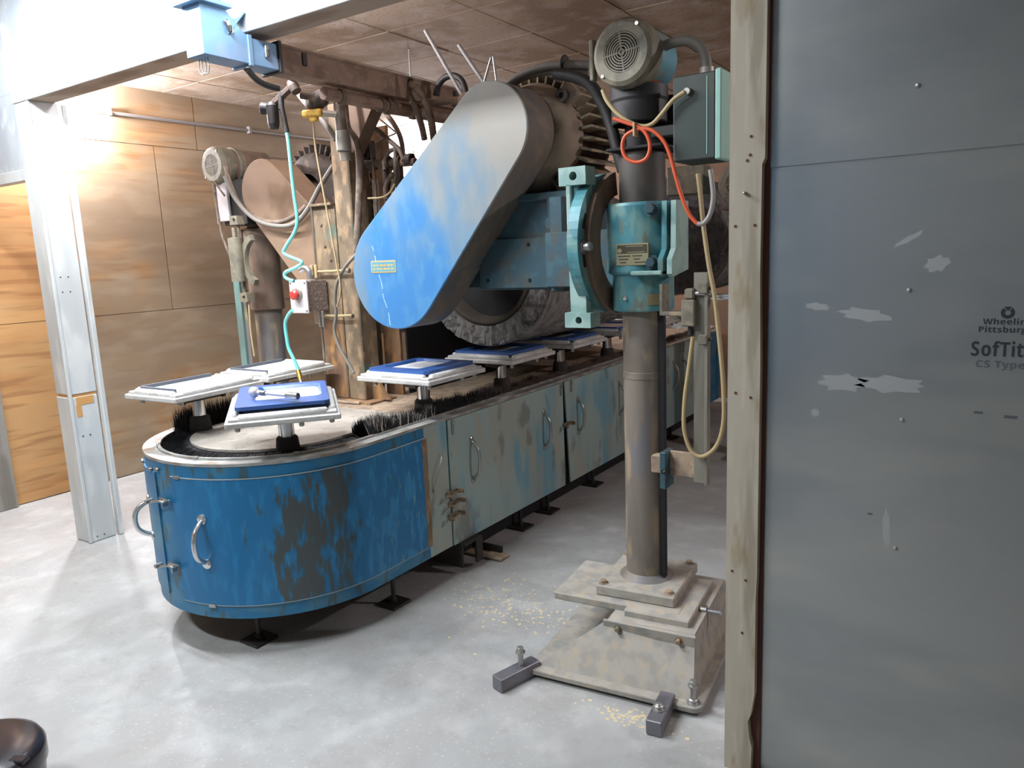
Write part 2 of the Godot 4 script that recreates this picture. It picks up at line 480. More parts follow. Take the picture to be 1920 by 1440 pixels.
	M.rail_shadow_grey = plain(C("5d636e"), 0.5, 0.2)  # grey for the shadow lines inside the pallet rails
	M.dark_steel = plain(C("3b3836"), 0.5, 0.5)
	M.bar_steel = tri(paint(C("7b7a80"), [[C("5c5b64"), 0.03, 3, 0.4, 0.75, 0.6, 1, 1]], 128, 128, 39), 2.0, 0.4, 0.5)
	M.boot = plain(C("34302e"), 0.85)
	M.rubber = plain(C("1d1b1a"), 0.6)
	M.black = plain(C("121112"), 0.75)
	M.bristle = plain(C("1a1a1c"), 0.7)
	M.bristle_dusty = plain(C("54473f"), 0.9)
	M.bristle_white = plain(C("b9aea2"), 0.9)
	M.buff = tri(paint(C("77736f"), [[C("57534f"), 0.03, 4, 0.4, 0.7, 0.8, 1, 4], [C("8f8b86"), 0.06, 3, 0.55, 0.8, 0.6, 1, 4], [C("3f3c3a"), 0.02, 3, 0.7, 0.85, 0.7, 6, 1]], 384, 384, 40), 1.4, 0.95)
	relief(M.buff, 0.05, 6.0)
	M.buff_face = tri(paint(C("5a5655"), [[C("45413f"), 0.04, 4, 0.4, 0.75, 0.6, 1, 1]], 256, 256, 52), 1.4, 0.95)
	relief(M.buff_face, 0.05, 5.0)
	M.buff_core = plain(C("1b1816"), 0.9)  # wheel dish darkened to stand for the shade in its hollow
	M.buff_lip = plain(C("423a30"), 0.9)
	M.hose_dark = tri(paint(C("776759"), [[C("4d433b"), 0.03, 3, 0.4, 0.75, 0.7, 1, 1]], 128, 128, 41), 3.0, 0.75)
	M.hose_grey = plain(C("6f6a62"), 0.6)
	M.hose_black = plain(C("24211f"), 0.6)
	M.teal_hose = plain(C("6fcbc4"), 0.15)
	M.teal_hose.clearcoat_enabled = true
	M.brass = plain(C("c79a42"), 0.3, 0.9)
	M.rope = plain(C("a08a68"), 0.9)
	M.tan = plain(C("a3906a"), 0.6)
	M.orange = plain(C("c4502c"), 0.45)
	M.grey_cable = plain(C("8e8b86"), 0.5)
	M.yellow = tri(paint(C("c9a64a"), [[C("94804c"), 0.05, 3, 0.45, 0.75, 0.7, 1, 1], [C("c76b2c"), 0.03, 2, 0.62, 0.8, 0.6, 1, 1]], 128, 128, 42), 6.0, 0.7)
	M.red = plain(C("c23a34"), 0.3)
	M.box_face = plain(C("c3bfc0"), 0.5, 0.1)
	M.box_side = tri(paint(C("7a6d66"), [[C("b5a49a"), 0.07, 4, 0.6, 0.75, 0.8, 1, 1]], 128, 128, 43), 6.0, 0.6)
	M.plate_metal = plain(C("a19a7c"), 0.35, 0.6)
	M.plate_dark = plain(C("38331f"), 0.6)
	M.gold = plain(C("c2a868"), 0.5, 0.3)
	M.chip = plain(C("cdbd94"), 0.9)
	M.conduit = plain(C("a8a4a2"), 0.4, 0.5)
	M.tape = plain(C("98938a"), 0.5, 0.3)
	M.highlight_grey = plain(C("9fa39c"), 0.5, 0.2)  # pale tone of the painted highlight along the door edges
	M.trip = tri(paint(C("7d796c"), [[C("5f5d54"), 0.02, 4, 0.4, 0.75, 0.7, 1, 3]], 128, 128, 53), 2.0, 0.6, 0.1)
	M.cabinet = plain(C("4a83b4"), 0.5)
	M.bin = plain(C("26242a"), 0.22)
	var glow := plain(C("fff6ea"), 0.4)
	glow.emission_enabled = true
	glow.emission = C("fff4e6")
	glow.emission_energy_multiplier = 9.0
	M.glow = glow
	var tubeglow := plain(C("f6faff"), 0.4)
	tubeglow.emission_enabled = true
	tubeglow.emission = C("f2f8ff")
	tubeglow.emission_energy_multiplier = 4.0
	M.tubeglow = tubeglow
	M.guard = guard_paint()
	M.door_worn = worn_door_paint()
	M.guard_side = tri(paint(C("6c6258"), [[C("4d5a66"), 0.008, 4, 0.4, 0.7, 0.8, 1, 1], [C("857563"), 0.03, 4, 0.52, 0.8, 0.6, 1, 1]], 256, 256, 51), 1.3, 0.7)

# the curved door: blue paint rubbed and grimed to brown over its middle, with runs and chips
func worn_door_paint() -> StandardMaterial3D:
	var w := 1024
	var hh := 448
	var a := noise_bytes(411, 0.010, 4, w, hh, 1, 2)
	var b := noise_bytes(412, 0.05, 4, w, hh, 1, 6)
	var c := noise_bytes(413, 0.02, 3, w, hh, 1, 3)
	var im := Image.create(w, hh, false, Image.FORMAT_RGB8)
	var blue := C("1a6a9a")
	var light := C("2c86ba")
	var grime := C("4b4a44")
	var pale := C("8c9a94")
	for y in hh:
		for x in w:
			var i := y * w + x
			var u := float(x) / w
			var v := float(y) / hh
			var p := smoothstep(0.20, 0.42, u) * (1.0 - smoothstep(0.52, 0.74, u)) * smoothstep(0.02, 0.30, v + 0.25 * smoothstep(0.3, 0.5, u))
			var g := smoothstep(0.50, 0.80, p * 0.62 + (a[i] / 255.0 - 0.5) * 0.75 + (b[i] / 255.0 - 0.5) * 0.55 + 0.14)
			var col := blue.lerp(light, smoothstep(0.45, 0.75, c[i] / 255.0) * (0.35 + 0.5 * u))
			col = col.lerp(grime, g * 0.88)
			col = col.lerp(pale, smoothstep(0.70, 0.84, b[i] / 255.0) * smoothstep(0.55, 1.0, u) * 0.7)
			im.set_pixel(x, y, col)
	var m := plain(Color.WHITE, 0.38, 0.1)
	m.albedo_texture = ImageTexture.create_from_image(im)
	return m

# the belt guard: blue, with buff dust caked over its upper end and drifting down in patches
func guard_paint() -> StandardMaterial3D:
	var w := 512
	var a := noise_bytes(401, 0.006, 3, w, w, 1, 2)
	var b := noise_bytes(402, 0.02, 4, w, w, 1, 2)
	var im := Image.create(w, w, false, Image.FORMAT_RGB8)
	var blue := C("3872a6")
	var pale := C("4d80a8")
	var dust := C("8f877b")
	for y in w:
		for x in w:
			var i := y * w + x
			var n := a[i] / 255.0
			var f := b[i] / 255.0
			var up := (float(x) / w + 1.0 - float(y) / w) * 0.5
			var c := blue.lerp(pale, smoothstep(0.35, 0.8, f) * 0.7)
			var d := smoothstep(0.30, 0.80, up * 0.95 + (n - 0.5) * 0.26 + (f - 0.5) * 0.08 + 0.02)
			var left := smoothstep(0.16, 0.0, float(x) / w + (f - 0.5) * 0.2) * 0.5
			im.set_pixel(x, y, c.lerp(dust, clampf(maxf(d * 0.95, left), 0, 1)))
	# the long bright scratch down the lower end
	for k in 150:
		var t := k / 149.0
		var px := int(lerpf(0.13, 0.215, t) * w + sin(t * 17.0) * 2.0)
		var py := int(lerpf(0.62, 0.985, t) * w)
		if (k / 9) % 4 != 1:
			for q in 2: im.set_pixel(clampi(px + q, 0, w - 1), clampi(py, 0, w - 1), C("c3d3df"))
	var m := plain(Color.WHITE, 0.42)
	m.albedo_texture = ImageTexture.create_from_image(im)
	return m

# ---------------------------------------------------------------- the setting
func room() -> void:
	var M := mats
	struct("floor", box6(ns(), -5.64, 1.82, -0.12, 0.0, -7.52, 3.3, 0.0), M.floor, "dusty grey concrete floor running under the whole machine")
	# left wall: plywood laid in long courses over the studs
	var w := struct("wall_left", box6(ns(), -5.64, -5.482, 0.0, 3.7, -7.52, 3.3, 0.0), M.gap, "left wall of brown stained plywood panels with thin dark seams")
	var rows := [[0.006, 1.205, [-7.37, -5.06, -2.62, -0.2, 3.2]], [1.209, 2.434, [-7.37, -5.87, -3.43, -2.62, -0.2, 3.2]], [2.438, 3.6, [-7.37, -6.24, -3.80, -2.10, 0.3, 3.2]]]
	for r in rows:
		for k in r[2].size() - 1:
			var z0: float = r[2][k] + 0.0035
			var z1: float = r[2][k + 1] - 0.0035
			obj("plywood_panel", box6(ns(), -5.482, -5.460, r[0], r[1], z0, z1, 0.0), M.ply_clean if z0 > -2.7 and r[0] < 2.0 else M.ply, w)
	var b := struct("wall_back", box6(ns(), -5.5, 1.72, 0.0, 2.95, -7.52, -7.385, 0.0), M.gap, "far end wall of dark brown plywood behind the machine")
	for k in 6:
		obj("plywood_panel", box6(ns(), -5.46 + k * 1.2, -5.463 + (k + 1) * 1.2, 0.004, 2.434, -7.385, -7.365, 0.0015), M.ply_dark, b)
		obj("plywood_panel", box6(ns(), -5.46 + k * 1.2, -5.463 + (k + 1) * 1.2, 2.437, 2.84, -7.385, -7.366, 0.0015), M.ply_dark, b)
	struct("wall_right", box6(ns(), 1.70, 1.84, 0.0, 3.7, -7.52, 3.3, 0.0), M.ply_dark, "right wall of brown plywood, mostly hidden by the sheet metal")
	# suspended ceiling of dirty square tiles
	var c := struct("ceiling", box6(ns(), -5.48, 1.70, 2.862, 2.95, -7.385, -2.15, 0.0), M.gap, "low ceiling of dust-browned square tiles over the machine")
	var xs := [-5.46, -4.99, -4.375, -3.76, -3.147, -2.52, -1.911, -1.30, -0.69, -0.08, 0.53, 1.14, 1.70]
	var zs := [-7.38, -7.185, -6.575, -5.965, -5.355, -4.745, -4.13, -3.535, -2.925, -2.315, -2.152]
	for i in xs.size() - 1:
		for j in zs.size() - 1:
			var sag := rng.randf() * 0.004
			obj("ceiling_tile", box6(ns(), xs[i] + 0.004, xs[i + 1] - 0.004, 2.837 - sag, 2.85, zs[j] + 0.004, zs[j + 1] - 0.004, 0.003), M.tile, c)
	for j in range(1, zs.size() - 1):
		obj("lit_tile_edge", box6(ns(), -5.46, 1.70, 2.8375, 2.86, zs[j] - 0.0035, zs[j] + 0.0035, 0.0), M.tee, c)  # light strips drawn in place of tile edges catching the lamp

func opening() -> void:
	var M := mats
	# the framed wall between the outer shop and the buffing room
	var w := struct("wall_front", box6(ns(), -5.48, 1.70, 2.50, 3.7, -2.15, -2.05, 0.0), M.outer, "galvanized metal wall above and beside the wide framed opening")
	for k in 6:
		obj("metal_sheet", box6(ns(), -5.475 + k * 1.2, -5.477 + (k + 1) * 1.2, 2.47, 3.6, -2.05, -2.044 + 0.001 * (k % 2), 0.0), M.sheet_old, w)
	var lb := obj("lower_sheet", box6(ns(), -5.475, -4.425, 2.075, 2.50, -2.06, -2.045, 0.001), M.sheet_old, w)
	obj("edge_strip", box6(ns(), -5.475, -4.42, 2.018, 2.078, -2.085, -2.036, 0.004), M.white_trim, w)
	# sheet-metal clad post at the left of the opening
	var p := struct("trim_1", box6(ns(), -4.424, -4.287, 0.0, 2.41, -2.165, -2.026, 0.002), M.wood_raw, "white metal-clad post with a brown lap seam at the left of the opening")
	obj("lower_cladding", box6(ns(), -4.430, -4.282, 0.002, 0.842, -2.168, -2.018, 0.004), M.white_trim, p)
	obj("upper_cladding", box6(ns(), -4.427, -4.280, 0.858, 2.41, -2.168, -2.020, 0.004), M.white_trim, p)
	obj("worn_patch", box6(ns(), -4.283, -4.2795, 0.795, 0.840, -2.145, -2.05, 0.001), M.wood_raw, p)
	obj("worn_patch", box6(ns(), -4.283, -4.2797, 0.73, 0.795, -2.075, -2.045, 0.001), M.wood_raw, p)
	obj("corner_strip", box6(ns(), -4.292, -4.274, 0.002, 2.40, -2.030, -2.012, 0.003), M.white_trim, p)
	obj("door_track", box6(ns(), -4.30, -4.262, 0.002, 2.40, -2.205, -2.180, 0.003), M.white_trim, p)
	for y in [0.03, 0.62, 1.42, 1.50]:
		for z in [-2.06, -2.10]:
			obj("nail_head", cyl(ns(), V(-4.283, y, z), V(-4.278, y, z), 0.004, 8, 0.001), M.dark_steel, p)
	# header
	var h := struct("trim_2", box6(ns(), -4.427, -0.60, 2.407, 2.505, -2.155, -2.022, 0.003), M.header_under, "long header beam over the opening, bright white on its front face")
	obj("front_cladding", box6(ns(), -4.430, -0.60, 2.404, 2.500, -2.024, -2.014, 0.002), M.white_trim, h)
	# stud at the right, its right edge split and gnawed
	var edge := PackedVector2Array([Vector2(-0.628, 0.0), Vector2(-0.552, 0.0), Vector2(-0.549, 0.09), Vector2(-0.556, 0.12), Vector2(-0.561, 0.17), Vector2(-0.553, 0.19), Vector2(-0.543, 0.26), Vector2(-0.544, 0.55), Vector2(-0.541, 0.62), Vector2(-0.541, 1.2), Vector2(-0.545, 1.45), Vector2(-0.544, 1.72), Vector2(-0.537, 1.735), Vector2(-0.537, 2.41), Vector2(-0.626, 2.41)])
	var s := struct("trim_3", prism(ns(), edge, -2.012, -1.980, Transform3D.IDENTITY, 0.0), M.stud, "weathered bare wooden stud at the right of the opening")
	obj("dark_edge", box6(ns(), -0.60, -0.533, 0.0, 2.41, -2.015, -2.004, 0.001), M.stud_side, s)
	for q in [[-0.572, 1.79], [-0.574, 1.745], [-0.581, 1.732], [-0.61, 1.57], [-0.56, 1.57], [-0.605, 1.13], [-0.565, 1.12], [-0.61, 0.62], [-0.572, 0.60], [-0.58, 0.44]]:
		obj("nail_hole", cyl(ns(), V(q[0], q[1], -1.983), V(q[0], q[1], -1.9785), 0.004, 7, 0.0005), M.stud_side, s)
	obj("screw_head", cyl(ns(), V(-0.586, 1.652, -1.981), V(-0.583, 1.651, -1.968), 0.0045, 8, 0.001), M.old_chrome, s)
	# the sheet wall right of the stud
	var r := struct("trim_4", box6(ns(), -0.62, 1.70, 0.0, 2.50, -2.15, -2.026, 0.0), M.outer, "galvanized sheet wall with printed lettering right of the stud")
	obj("lower_sheet", box6(ns(), -0.536, 1.70, 0.002, 1.7265, -2.026, -2.016, 0.0), M.sheet, r)
	obj("upper_sheet", box6(ns(), -0.536, 1.70, 1.712, 2.50, -2.016, -2.012, 0.001), M.sheet, r)
	for q in [[-0.207, 1.862], [-0.205, 1.399], [-0.2065, 1.083], [-0.207, 2.25], [-0.207, 0.75]]:
		obj("nail_head", lathe(ns(), [Vector2(0, 0), Vector2(0.006, 0), Vector2(0.005, 0.003), Vector2(0, 0.0045)], zaxis(V(q[0], q[1], -2.016 if q[1] < 1.7 else -2.012)), 10), M.zinc, r)
	var zt := -2.0155
	lettering(r, "Wheeling", V(-0.052, 1.3165, zt), 0.0185, 0.094)
	lettering(r, "Pittsburgh", V(-0.059, 1.2985, zt), 0.0185, 0.104)
	lettering(r, "SofTite", V(-0.0715, 1.2475, zt), 0.036, 0.122)
	lettering(r, "CS Type B", V(-0.0605, 1.2165, zt), 0.0215, 0.118, M.ink_faint)
	# the round mark above the lettering
	var e := ns()
	lathe(e, [Vector2(0.0055, 0.0), Vector2(0.0135, 0.0), Vector2(0.0135, 0.0006), Vector2(0.0055, 0.0006)], zaxis(V(-0.0055, 1.3475, -2.016)), 26, deg_to_rad(125), deg_to_rad(415))
	prism(e, PackedVector2Array([Vector2(-0.0075, 0.0135), Vector2(0.0075, 0.0135), Vector2(0.0, 0.0035)]), 0.0, 0.0006, Transform3D(Basis.IDENTITY, V(-0.0055, 1.3475, -2.016)))
	obj("emblem", e, M.ink, r)
	for q in [[-0.058, 1.112, 0.018, 0.006], [0.001, 1.106, 0.026, 0.007], [-0.275, 0.83, 0.012, 0.004]]:
		obj("smudge", box6(ns(), q[0], q[0] + q[2], q[1], q[1] + q[3], -2.0165, -2.0155, 0.0), M.ink_faint, r)
	# white chalky wipe marks
	for q in [[-0.345, 1.168, 0.11, 0.042, 0.0], [-0.235, 1.170, 0.15, 0.040, -0.02], [-0.30, 1.34, 0.11, 0.030, -0.12], [-0.41, 1.36, 0.06, 0.018, -0.1], [-0.408, 1.085, 0.022, 0.022, 0.0], [-0.15, 1.46, 0.05, 0.035, 0.3], [-0.21, 1.52, 0.07, 0.012, 0.5], [-0.23, 0.80, 0.018, 0.10, 0.05]]:
		var out := PackedVector2Array()
		for k in 18:
			var a := TAU * k / 18
			var f := 1.0 + 0.22 * sin(k * 2.3 + q[0] * 40.0)
			out.append(Vector2(cos(a) * q[2] * 0.5 * f, sin(a) * q[3] * 0.5 * f).rotated(q[4]))
		obj("wipe_mark", prism(ns(), out, 0.0, 0.0004, Transform3D(Basis.IDENTITY, V(q[0], q[1], -2.0162))), M.sheet_mark, r)

func lettering(parent: Node, words: String, at: Vector3, height: float, width: float, m: Material = null) -> void:
	var t := TextMesh.new()
	var f := SystemFont.new()
	f.font_names = PackedStringArray(["Droid Sans"])
	f.font_weight = 700
	t.font = f
	t.text = words
	t.font_size = 64
	t.pixel_size = 0.001
	t.depth = 0.02
	t.horizontal_alignment = HORIZONTAL_ALIGNMENT_LEFT
	t.vertical_alignment = VERTICAL_ALIGNMENT_BOTTOM
	t.material = mats.ink if m == null else m
	var bb := t.get_aabb()
	var o := MeshInstance3D.new()
	o.name = "lettering"
	o.mesh = t
	parent.add_child(o, true)
	var k := width / maxf(bb.size.x, 0.001)
	var kh := height * 1.0 / maxf(bb.size.y, 0.001)
	o.scale = V(k, kh, 0.03)
	o.position = at - V(bb.position.x * k, bb.position.y * kh, 0.0) - (Vector3.ZERO if parent == self else (parent as Node3D).position)

func outer_room() -> void:
	var M := mats
	struct("wall_outer", box6(ns(), -5.5, 1.72, 0.0, 3.7, 3.18, 3.3, 0.0), M.outer, "plain grey wall of the outer shop behind the viewer")
	struct("ceiling_outer", box6(ns(), -5.64, 1.84, 3.6, 3.72, -2.15, 3.3, 0.0), M.outer, "plain pale ceiling of the outer shop")
	# blue cabinet added so the sheet wall has something to mirror
	var cb := thing("added_cabinet", V(-1.5, 0, 2.7), "tall blue cabinet added in the outer shop for the sheet wall to mirror", "cabinet")
	obj("body", box6(ns(), -2.15, -1.45, 0.0, 2.45, 2.5, 3.1, 0.01), M.cabinet, cb)
	for x in [-2.145, -1.798]:
		obj("door", box6(ns(), x, x + 0.343, 0.1, 2.4, 2.48, 2.502, 0.006), M.cabinet, cb)
	# fluorescent battens of the outer shop
	for q in [[V(-3.05, 2.84, -1.45), "fluorescent batten hanging close in front of the header"], [V(-2.6, 3.40, 0.6), "fluorescent batten hung from the outer ceiling behind the viewer"]]:
		var at: Vector3 = q[0]
		var f := thing("ceiling_light", at, q[1], "ceiling light", "shop fluorescent battens")
		var hl := 1.25 if at.z < 0.0 else 0.64
		obj("housing", box6(ns(), at.x - hl, at.x + hl, at.y, at.y + 0.06, at.z - 0.08, at.z + 0.08, 0.008), M.white_trim, f)
		for dz in [-0.045, 0.045]:
			obj("tube", cyl(ns(), at + V(0.04 - hl, -0.02, dz), at + V(hl - 0.04, -0.02, dz), 0.014, 12), M.tubeglow, f)
		for dx in [-0.4, 0.4]:
			obj("hanger", cyl(ns(), at + V(dx, 0.055, 0), V(at.x + dx, 3.6, at.z), 0.004, 8), M.zinc, f)
		var L := AreaLight3D.new()
		L.name = "batten_light"
		L.area_size = Vector2(hl * 2.0 - 0.08, 0.14)
		L.light_energy = TUBE_ENERGY * (1.55 if at.z < 0.0 else 1.15)
		L.light_color = C("f3f8ff")
		L.shadow_enabled = true
		L.area_range = 14.0
		L.position = V(0, -0.045, 0)
		L.rotation.x = -PI / 2 + (0.75 if at.z < 0.0 else 0.0)
		f.add_child(L)

func wall_lamps() -> void:
	var M := mats
	for q in [[V(-5.36, 2.625, -2.70), "glowing bulb lamp on the wall conduit close behind the white post"], [V(-5.34, 2.664, -6.47), "glowing bulb lamp on the wall conduit behind the hoses"], [V(1.58, 2.64, -4.2), "unseen bulb lamp added on the right wall as interior fill"]]:  # the right-wall lamp is added as fill
		var at: Vector3 = q[0]
		var f := thing("wall_lamp", at, q[1], "wall lamp", "bulb lamps on the wall conduit")
		var sd := 1.0 if at.x < 0.0 else -1.0
		var wx := -5.46 if at.x < 0.0 else 1.70
		obj("mounting_box", box6(ns(), wx, wx + 0.03 * sd, at.y - 0.05, at.y + 0.05, at.z - 0.05, at.z + 0.05, 0.006), M.conduit, f)
		obj("socket", cyl(ns(), V(wx + 0.028 * sd, at.y, at.z), V(at.x - 0.04 * sd, at.y, at.z), 0.03, 14), M.zinc, f)
		obj("bulb", lathe(ns(), [Vector2(0, -0.05), Vector2(0.025, -0.045), Vector2(0.045, -0.025), Vector2(0.052, 0.005), Vector2(0.042, 0.032), Vector2(0.022, 0.046), Vector2(0, 0.048)], Transform3D(Basis(V(0, -sd, 0), V(sd, 0, 0), Vector3.BACK), at), 18, 0, TAU, true), M.glow, f)
		var L := OmniLight3D.new()
		L.name = "bulb_light"
		L.light_energy = LAMP_ENERGY * (1.0 if at.x < 0.0 else 0.5)
		L.light_color = C("f8f6ff")
		L.light_size = 0.045
		L.omni_range = 14.0
		L.omni_attenuation = 2.0
		L.shadow_enabled = true
		f.add_child(L)
	var hl := thing("added_header_lamp", V(-2.95, 2.60, -2.29), "bulb lamp added on the inner side of the header beam, out of sight", "wall lamp")  # added lamp that keeps the pallets bright
	obj("mounting_plate", box6(ns(), -3.02, -2.88, 2.54, 2.66, -2.165, -2.15, 0.004), M.conduit, hl)
	obj("arm", cyl(ns(), V(-2.95, 2.60, -2.16), V(-2.95, 2.60, -2.245), 0.02, 12), M.zinc, hl)
	obj("bulb", lathe(ns(), [Vector2(0, -0.05), Vector2(0.025, -0.045), Vector2(0.045, -0.025), Vector2(0.052, 0.005), Vector2(0.042, 0.032), Vector2(0.022, 0.046), Vector2(0, 0.048)], zaxis(V(-2.95, 2.60, -2.29)), 18, 0, TAU, true), M.glow, hl)
	var HL := OmniLight3D.new()
	HL.name = "bulb_light"
	HL.light_energy = HEADER_ENERGY
	HL.light_color = C("f8f6ff")
	HL.light_size = 0.045
	HL.omni_range = 14.0
	HL.omni_attenuation = 2.0
	HL.shadow_enabled = true
	hl.add_child(HL)
	var c := thing("wall_conduit", V(-5.44, 2.64, -2.75), "grey metal conduit clipped along the plywood wall between the two bulb lamps", "conduit")
	obj("pipe", tube(ns(), [V(-5.442, 2.63, -2.74), V(-5.442, 2.64, -4.6), V(-5.442, 2.662, -6.43)], 0.013, 10, 2), M.conduit, c)
	for z in [-3.11, -4.3, -5.4]:
		obj("clip", box6(ns(), -5.46, -5.425, 2.612, 2.668, z - 0.012, z + 0.012, 0.002), M.conduit, c)
	var p := thing("wall_plank", V(-5.44, 0, -2.1), "grey weathered plank standing upright against the clean plywood wall", "plank")
	obj("board", box6(ns(), -5.458, -5.42, 0.0, 1.05, -2.14, -1.98, 0.004), M.grey_plank, p)

# ---------------------------------------------------------------- the conveyor cabinet
const CX := -2.713
const CZ := -2.15
const CR := 0.554
const TOP := 0.787

func ring_at(r: float, deg: float) -> Vector2:
	return Vector2(CX + r * sin(deg_to_rad(deg)), CZ + r * cos(deg_to_rad(deg)))

func stadium(r: float, zfar: float, seg := 36) -> Array:   # closed outline in (x, z): front arc, far arc
	var p: Array = []
	for k in seg + 1: p.append(ring_at(r, -90.0 + 180.0 * k / seg))
	for k in seg + 1:
		var a := deg_to_rad(90.0 + 180.0 * k / seg)
		p.append(Vector2(CX + r * sin(a), zfar + r * cos(a)))
	return p

func band(s: SurfaceTool, outer: Array, inner: Array, y0: float, y1: float, closed := true) -> SurfaceTool:   # flat ring between two outlines
	var n := outer.size()
	for i in (n if closed else n - 1):
		var j := (i + 1) % n
		var a: Vector2 = outer[i]; var b: Vector2 = outer[j]; var c: Vector2 = inner[j]; var d: Vector2 = inner[i]
		quad(s, V(a.x, y1, a.y), V(b.x, y1, b.y), V(c.x, y1, c.y), V(d.x, y1, d.y), Vector3.UP)
		quad(s, V(a.x, y0, a.y), V(b.x, y0, b.y), V(c.x, y0, c.y), V(d.x, y0, d.y), Vector3.DOWN)
		var no := V(b.y - a.y, 0, a.x - b.x).normalized()
		if no.dot(V(a.x - d.x, 0, a.y - d.y)) < 0: no = -no
		quad(s, V(a.x, y0, a.y), V(b.x, y0, b.y), V(b.x, y1, b.y), V(a.x, y1, a.y), no)
		quad(s, V(d.x, y0, d.y), V(c.x, y0, c.y), V(c.x, y1, c.y), V(d.x, y1, d.y), -no)
	return s

# upright sheet following a path in (x, z), smooth across its bends; out = which side faces outward
func sheet(s: SurfaceTool, path: Array, y0: float, y1: float, t: float) -> SurfaceTool:
	var n := path.size()
	var nr: Array = []
	for i in n:
		var d: Vector2 = path[mini(i + 1, n - 1)] - path[maxi(i - 1, 0)]
		nr.append(Vector2(-d.y, d.x).normalized())
	var run := PackedFloat32Array([0.0])
	for i in range(1, n): run.append(run[i - 1] + (path[i] as Vector2).distance_to(path[i - 1]))
	for i in n:
		var to: Vector2 = path[i] - Vector2(CX, clampf(path[i].y, -6.1, CZ))
		if nr[i].dot(to) < 0: nr[i] = -nr[i]
	for i in n - 1:
		var a: Vector2 = path[i]; var b: Vector2 = path[i + 1]
		var na: Vector2 = nr[i]; var nb: Vector2 = nr[i + 1]
		for side in [1.0, -1.0]:
			var ao := a + na * (t if side > 0 else 0.0)
			var bo := b + nb * (t if side > 0 else 0.0)
			var NA: Vector3 = V(na.x, 0, na.y) * side
			var NB: Vector3 = V(nb.x, 0, nb.y) * side
			var ua := run[i] / run[n - 1]
			var ub := run[i + 1] / run[n - 1]
			tri3(s, V(ao.x, y0, ao.y), V(bo.x, y0, bo.y), V(bo.x, y1, bo.y), NA, NB, NB, Vector2(ua, 1), Vector2(ub, 1), Vector2(ub, 0))
			tri3(s, V(ao.x, y0, ao.y), V(bo.x, y1, bo.y), V(ao.x, y1, ao.y), NA, NB, NA, Vector2(ua, 1), Vector2(ub, 0), Vector2(ua, 0))
		var ao := a + na * t
		var bo := b + nb * t
		quad(s, V(a.x, y1, a.y), V(b.x, y1, b.y), V(bo.x, y1, bo.y), V(ao.x, y1, ao.y), Vector3.UP)
		quad(s, V(a.x, y0, a.y), V(b.x, y0, b.y), V(bo.x, y0, bo.y), V(ao.x, y0, ao.y), Vector3.DOWN)
	for e in [0, n - 1]:
		var q: Vector2 = path[e]
		var o: Vector2 = q + nr[e] * t
		var dd: Vector2 = (path[0] - path[1]) if e == 0 else (path[n - 1] - path[n - 2])
		quad(s, V(q.x, y0, q.y), V(o.x, y0, o.y), V(o.x, y1, o.y), V(q.x, y1, q.y), V(dd.x, 0, dd.y).normalized())
	return s

func arc_path(r: float, d0: float, d1: float, seg: int) -> Array:
	var p: Array = []
	for k in seg + 1: p.append(ring_at(r, lerpf(d0, d1, float(k) / seg)))
	return p

func pull_handle(parent: Node, low: Vector3, high: Vector3, out: Vector3, m: Material, k := 1.0) -> void:
	var s := ns()
	var d := (high - low)
	tube(s, [low + out * 0.004, low + out * 0.022 * k + d * 0.08, low + out * 0.040 * k + d * 0.24, low + out * 0.046 * k + d * 0.5, low + out * 0.040 * k + d * 0.76, low + out * 0.022 * k + d * 0.92, high + out * 0.004], 0.0078 * k, 10, 4)
	for e in [low - d.normalized() * 0.008, high + d.normalized() * 0.008]:
		lathe(s, [Vector2(0, 0), Vector2(0.016 * k, 0), Vector2(0.0155 * k, 0.004), Vector2(0.008 * k, 0.008), Vector2(0, 0.009)], along(e, e + out), 14)
	obj("handle", s, m, parent)

func toggle_clamp(parent: Node, at: Vector3, out: Vector3, side: Vector3, m: Material) -> void:
	var s := ns()
	bar(s, at - side * 0.03 + out * 0.006, at + side * 0.05 + out * 0.006, 0.022, 0.006, 0.002, out)
	bar(s, at + side * 0.045 + out * 0.01, at + side * 0.052 + out * 0.04, 0.008, 0.02, 0.002, Vector3.UP)
	tube(s, [at + side * 0.04 + out * 0.02, at + out * 0.03 + Vector3.UP * 0.006, at - side * 0.05 + out * 0.036 - Vector3.UP * 0.006], 0.0045, 7, 3)
	cyl(s, at - side * 0.05 + out * 0.02, at - side * 0.05 + out * 0.052, 0.009, 10)
	hexbolt(s, at + side * 0.012 + out * 0.008, out, 0.006, 0.006)
	obj("toggle_clamp", s, m, parent)

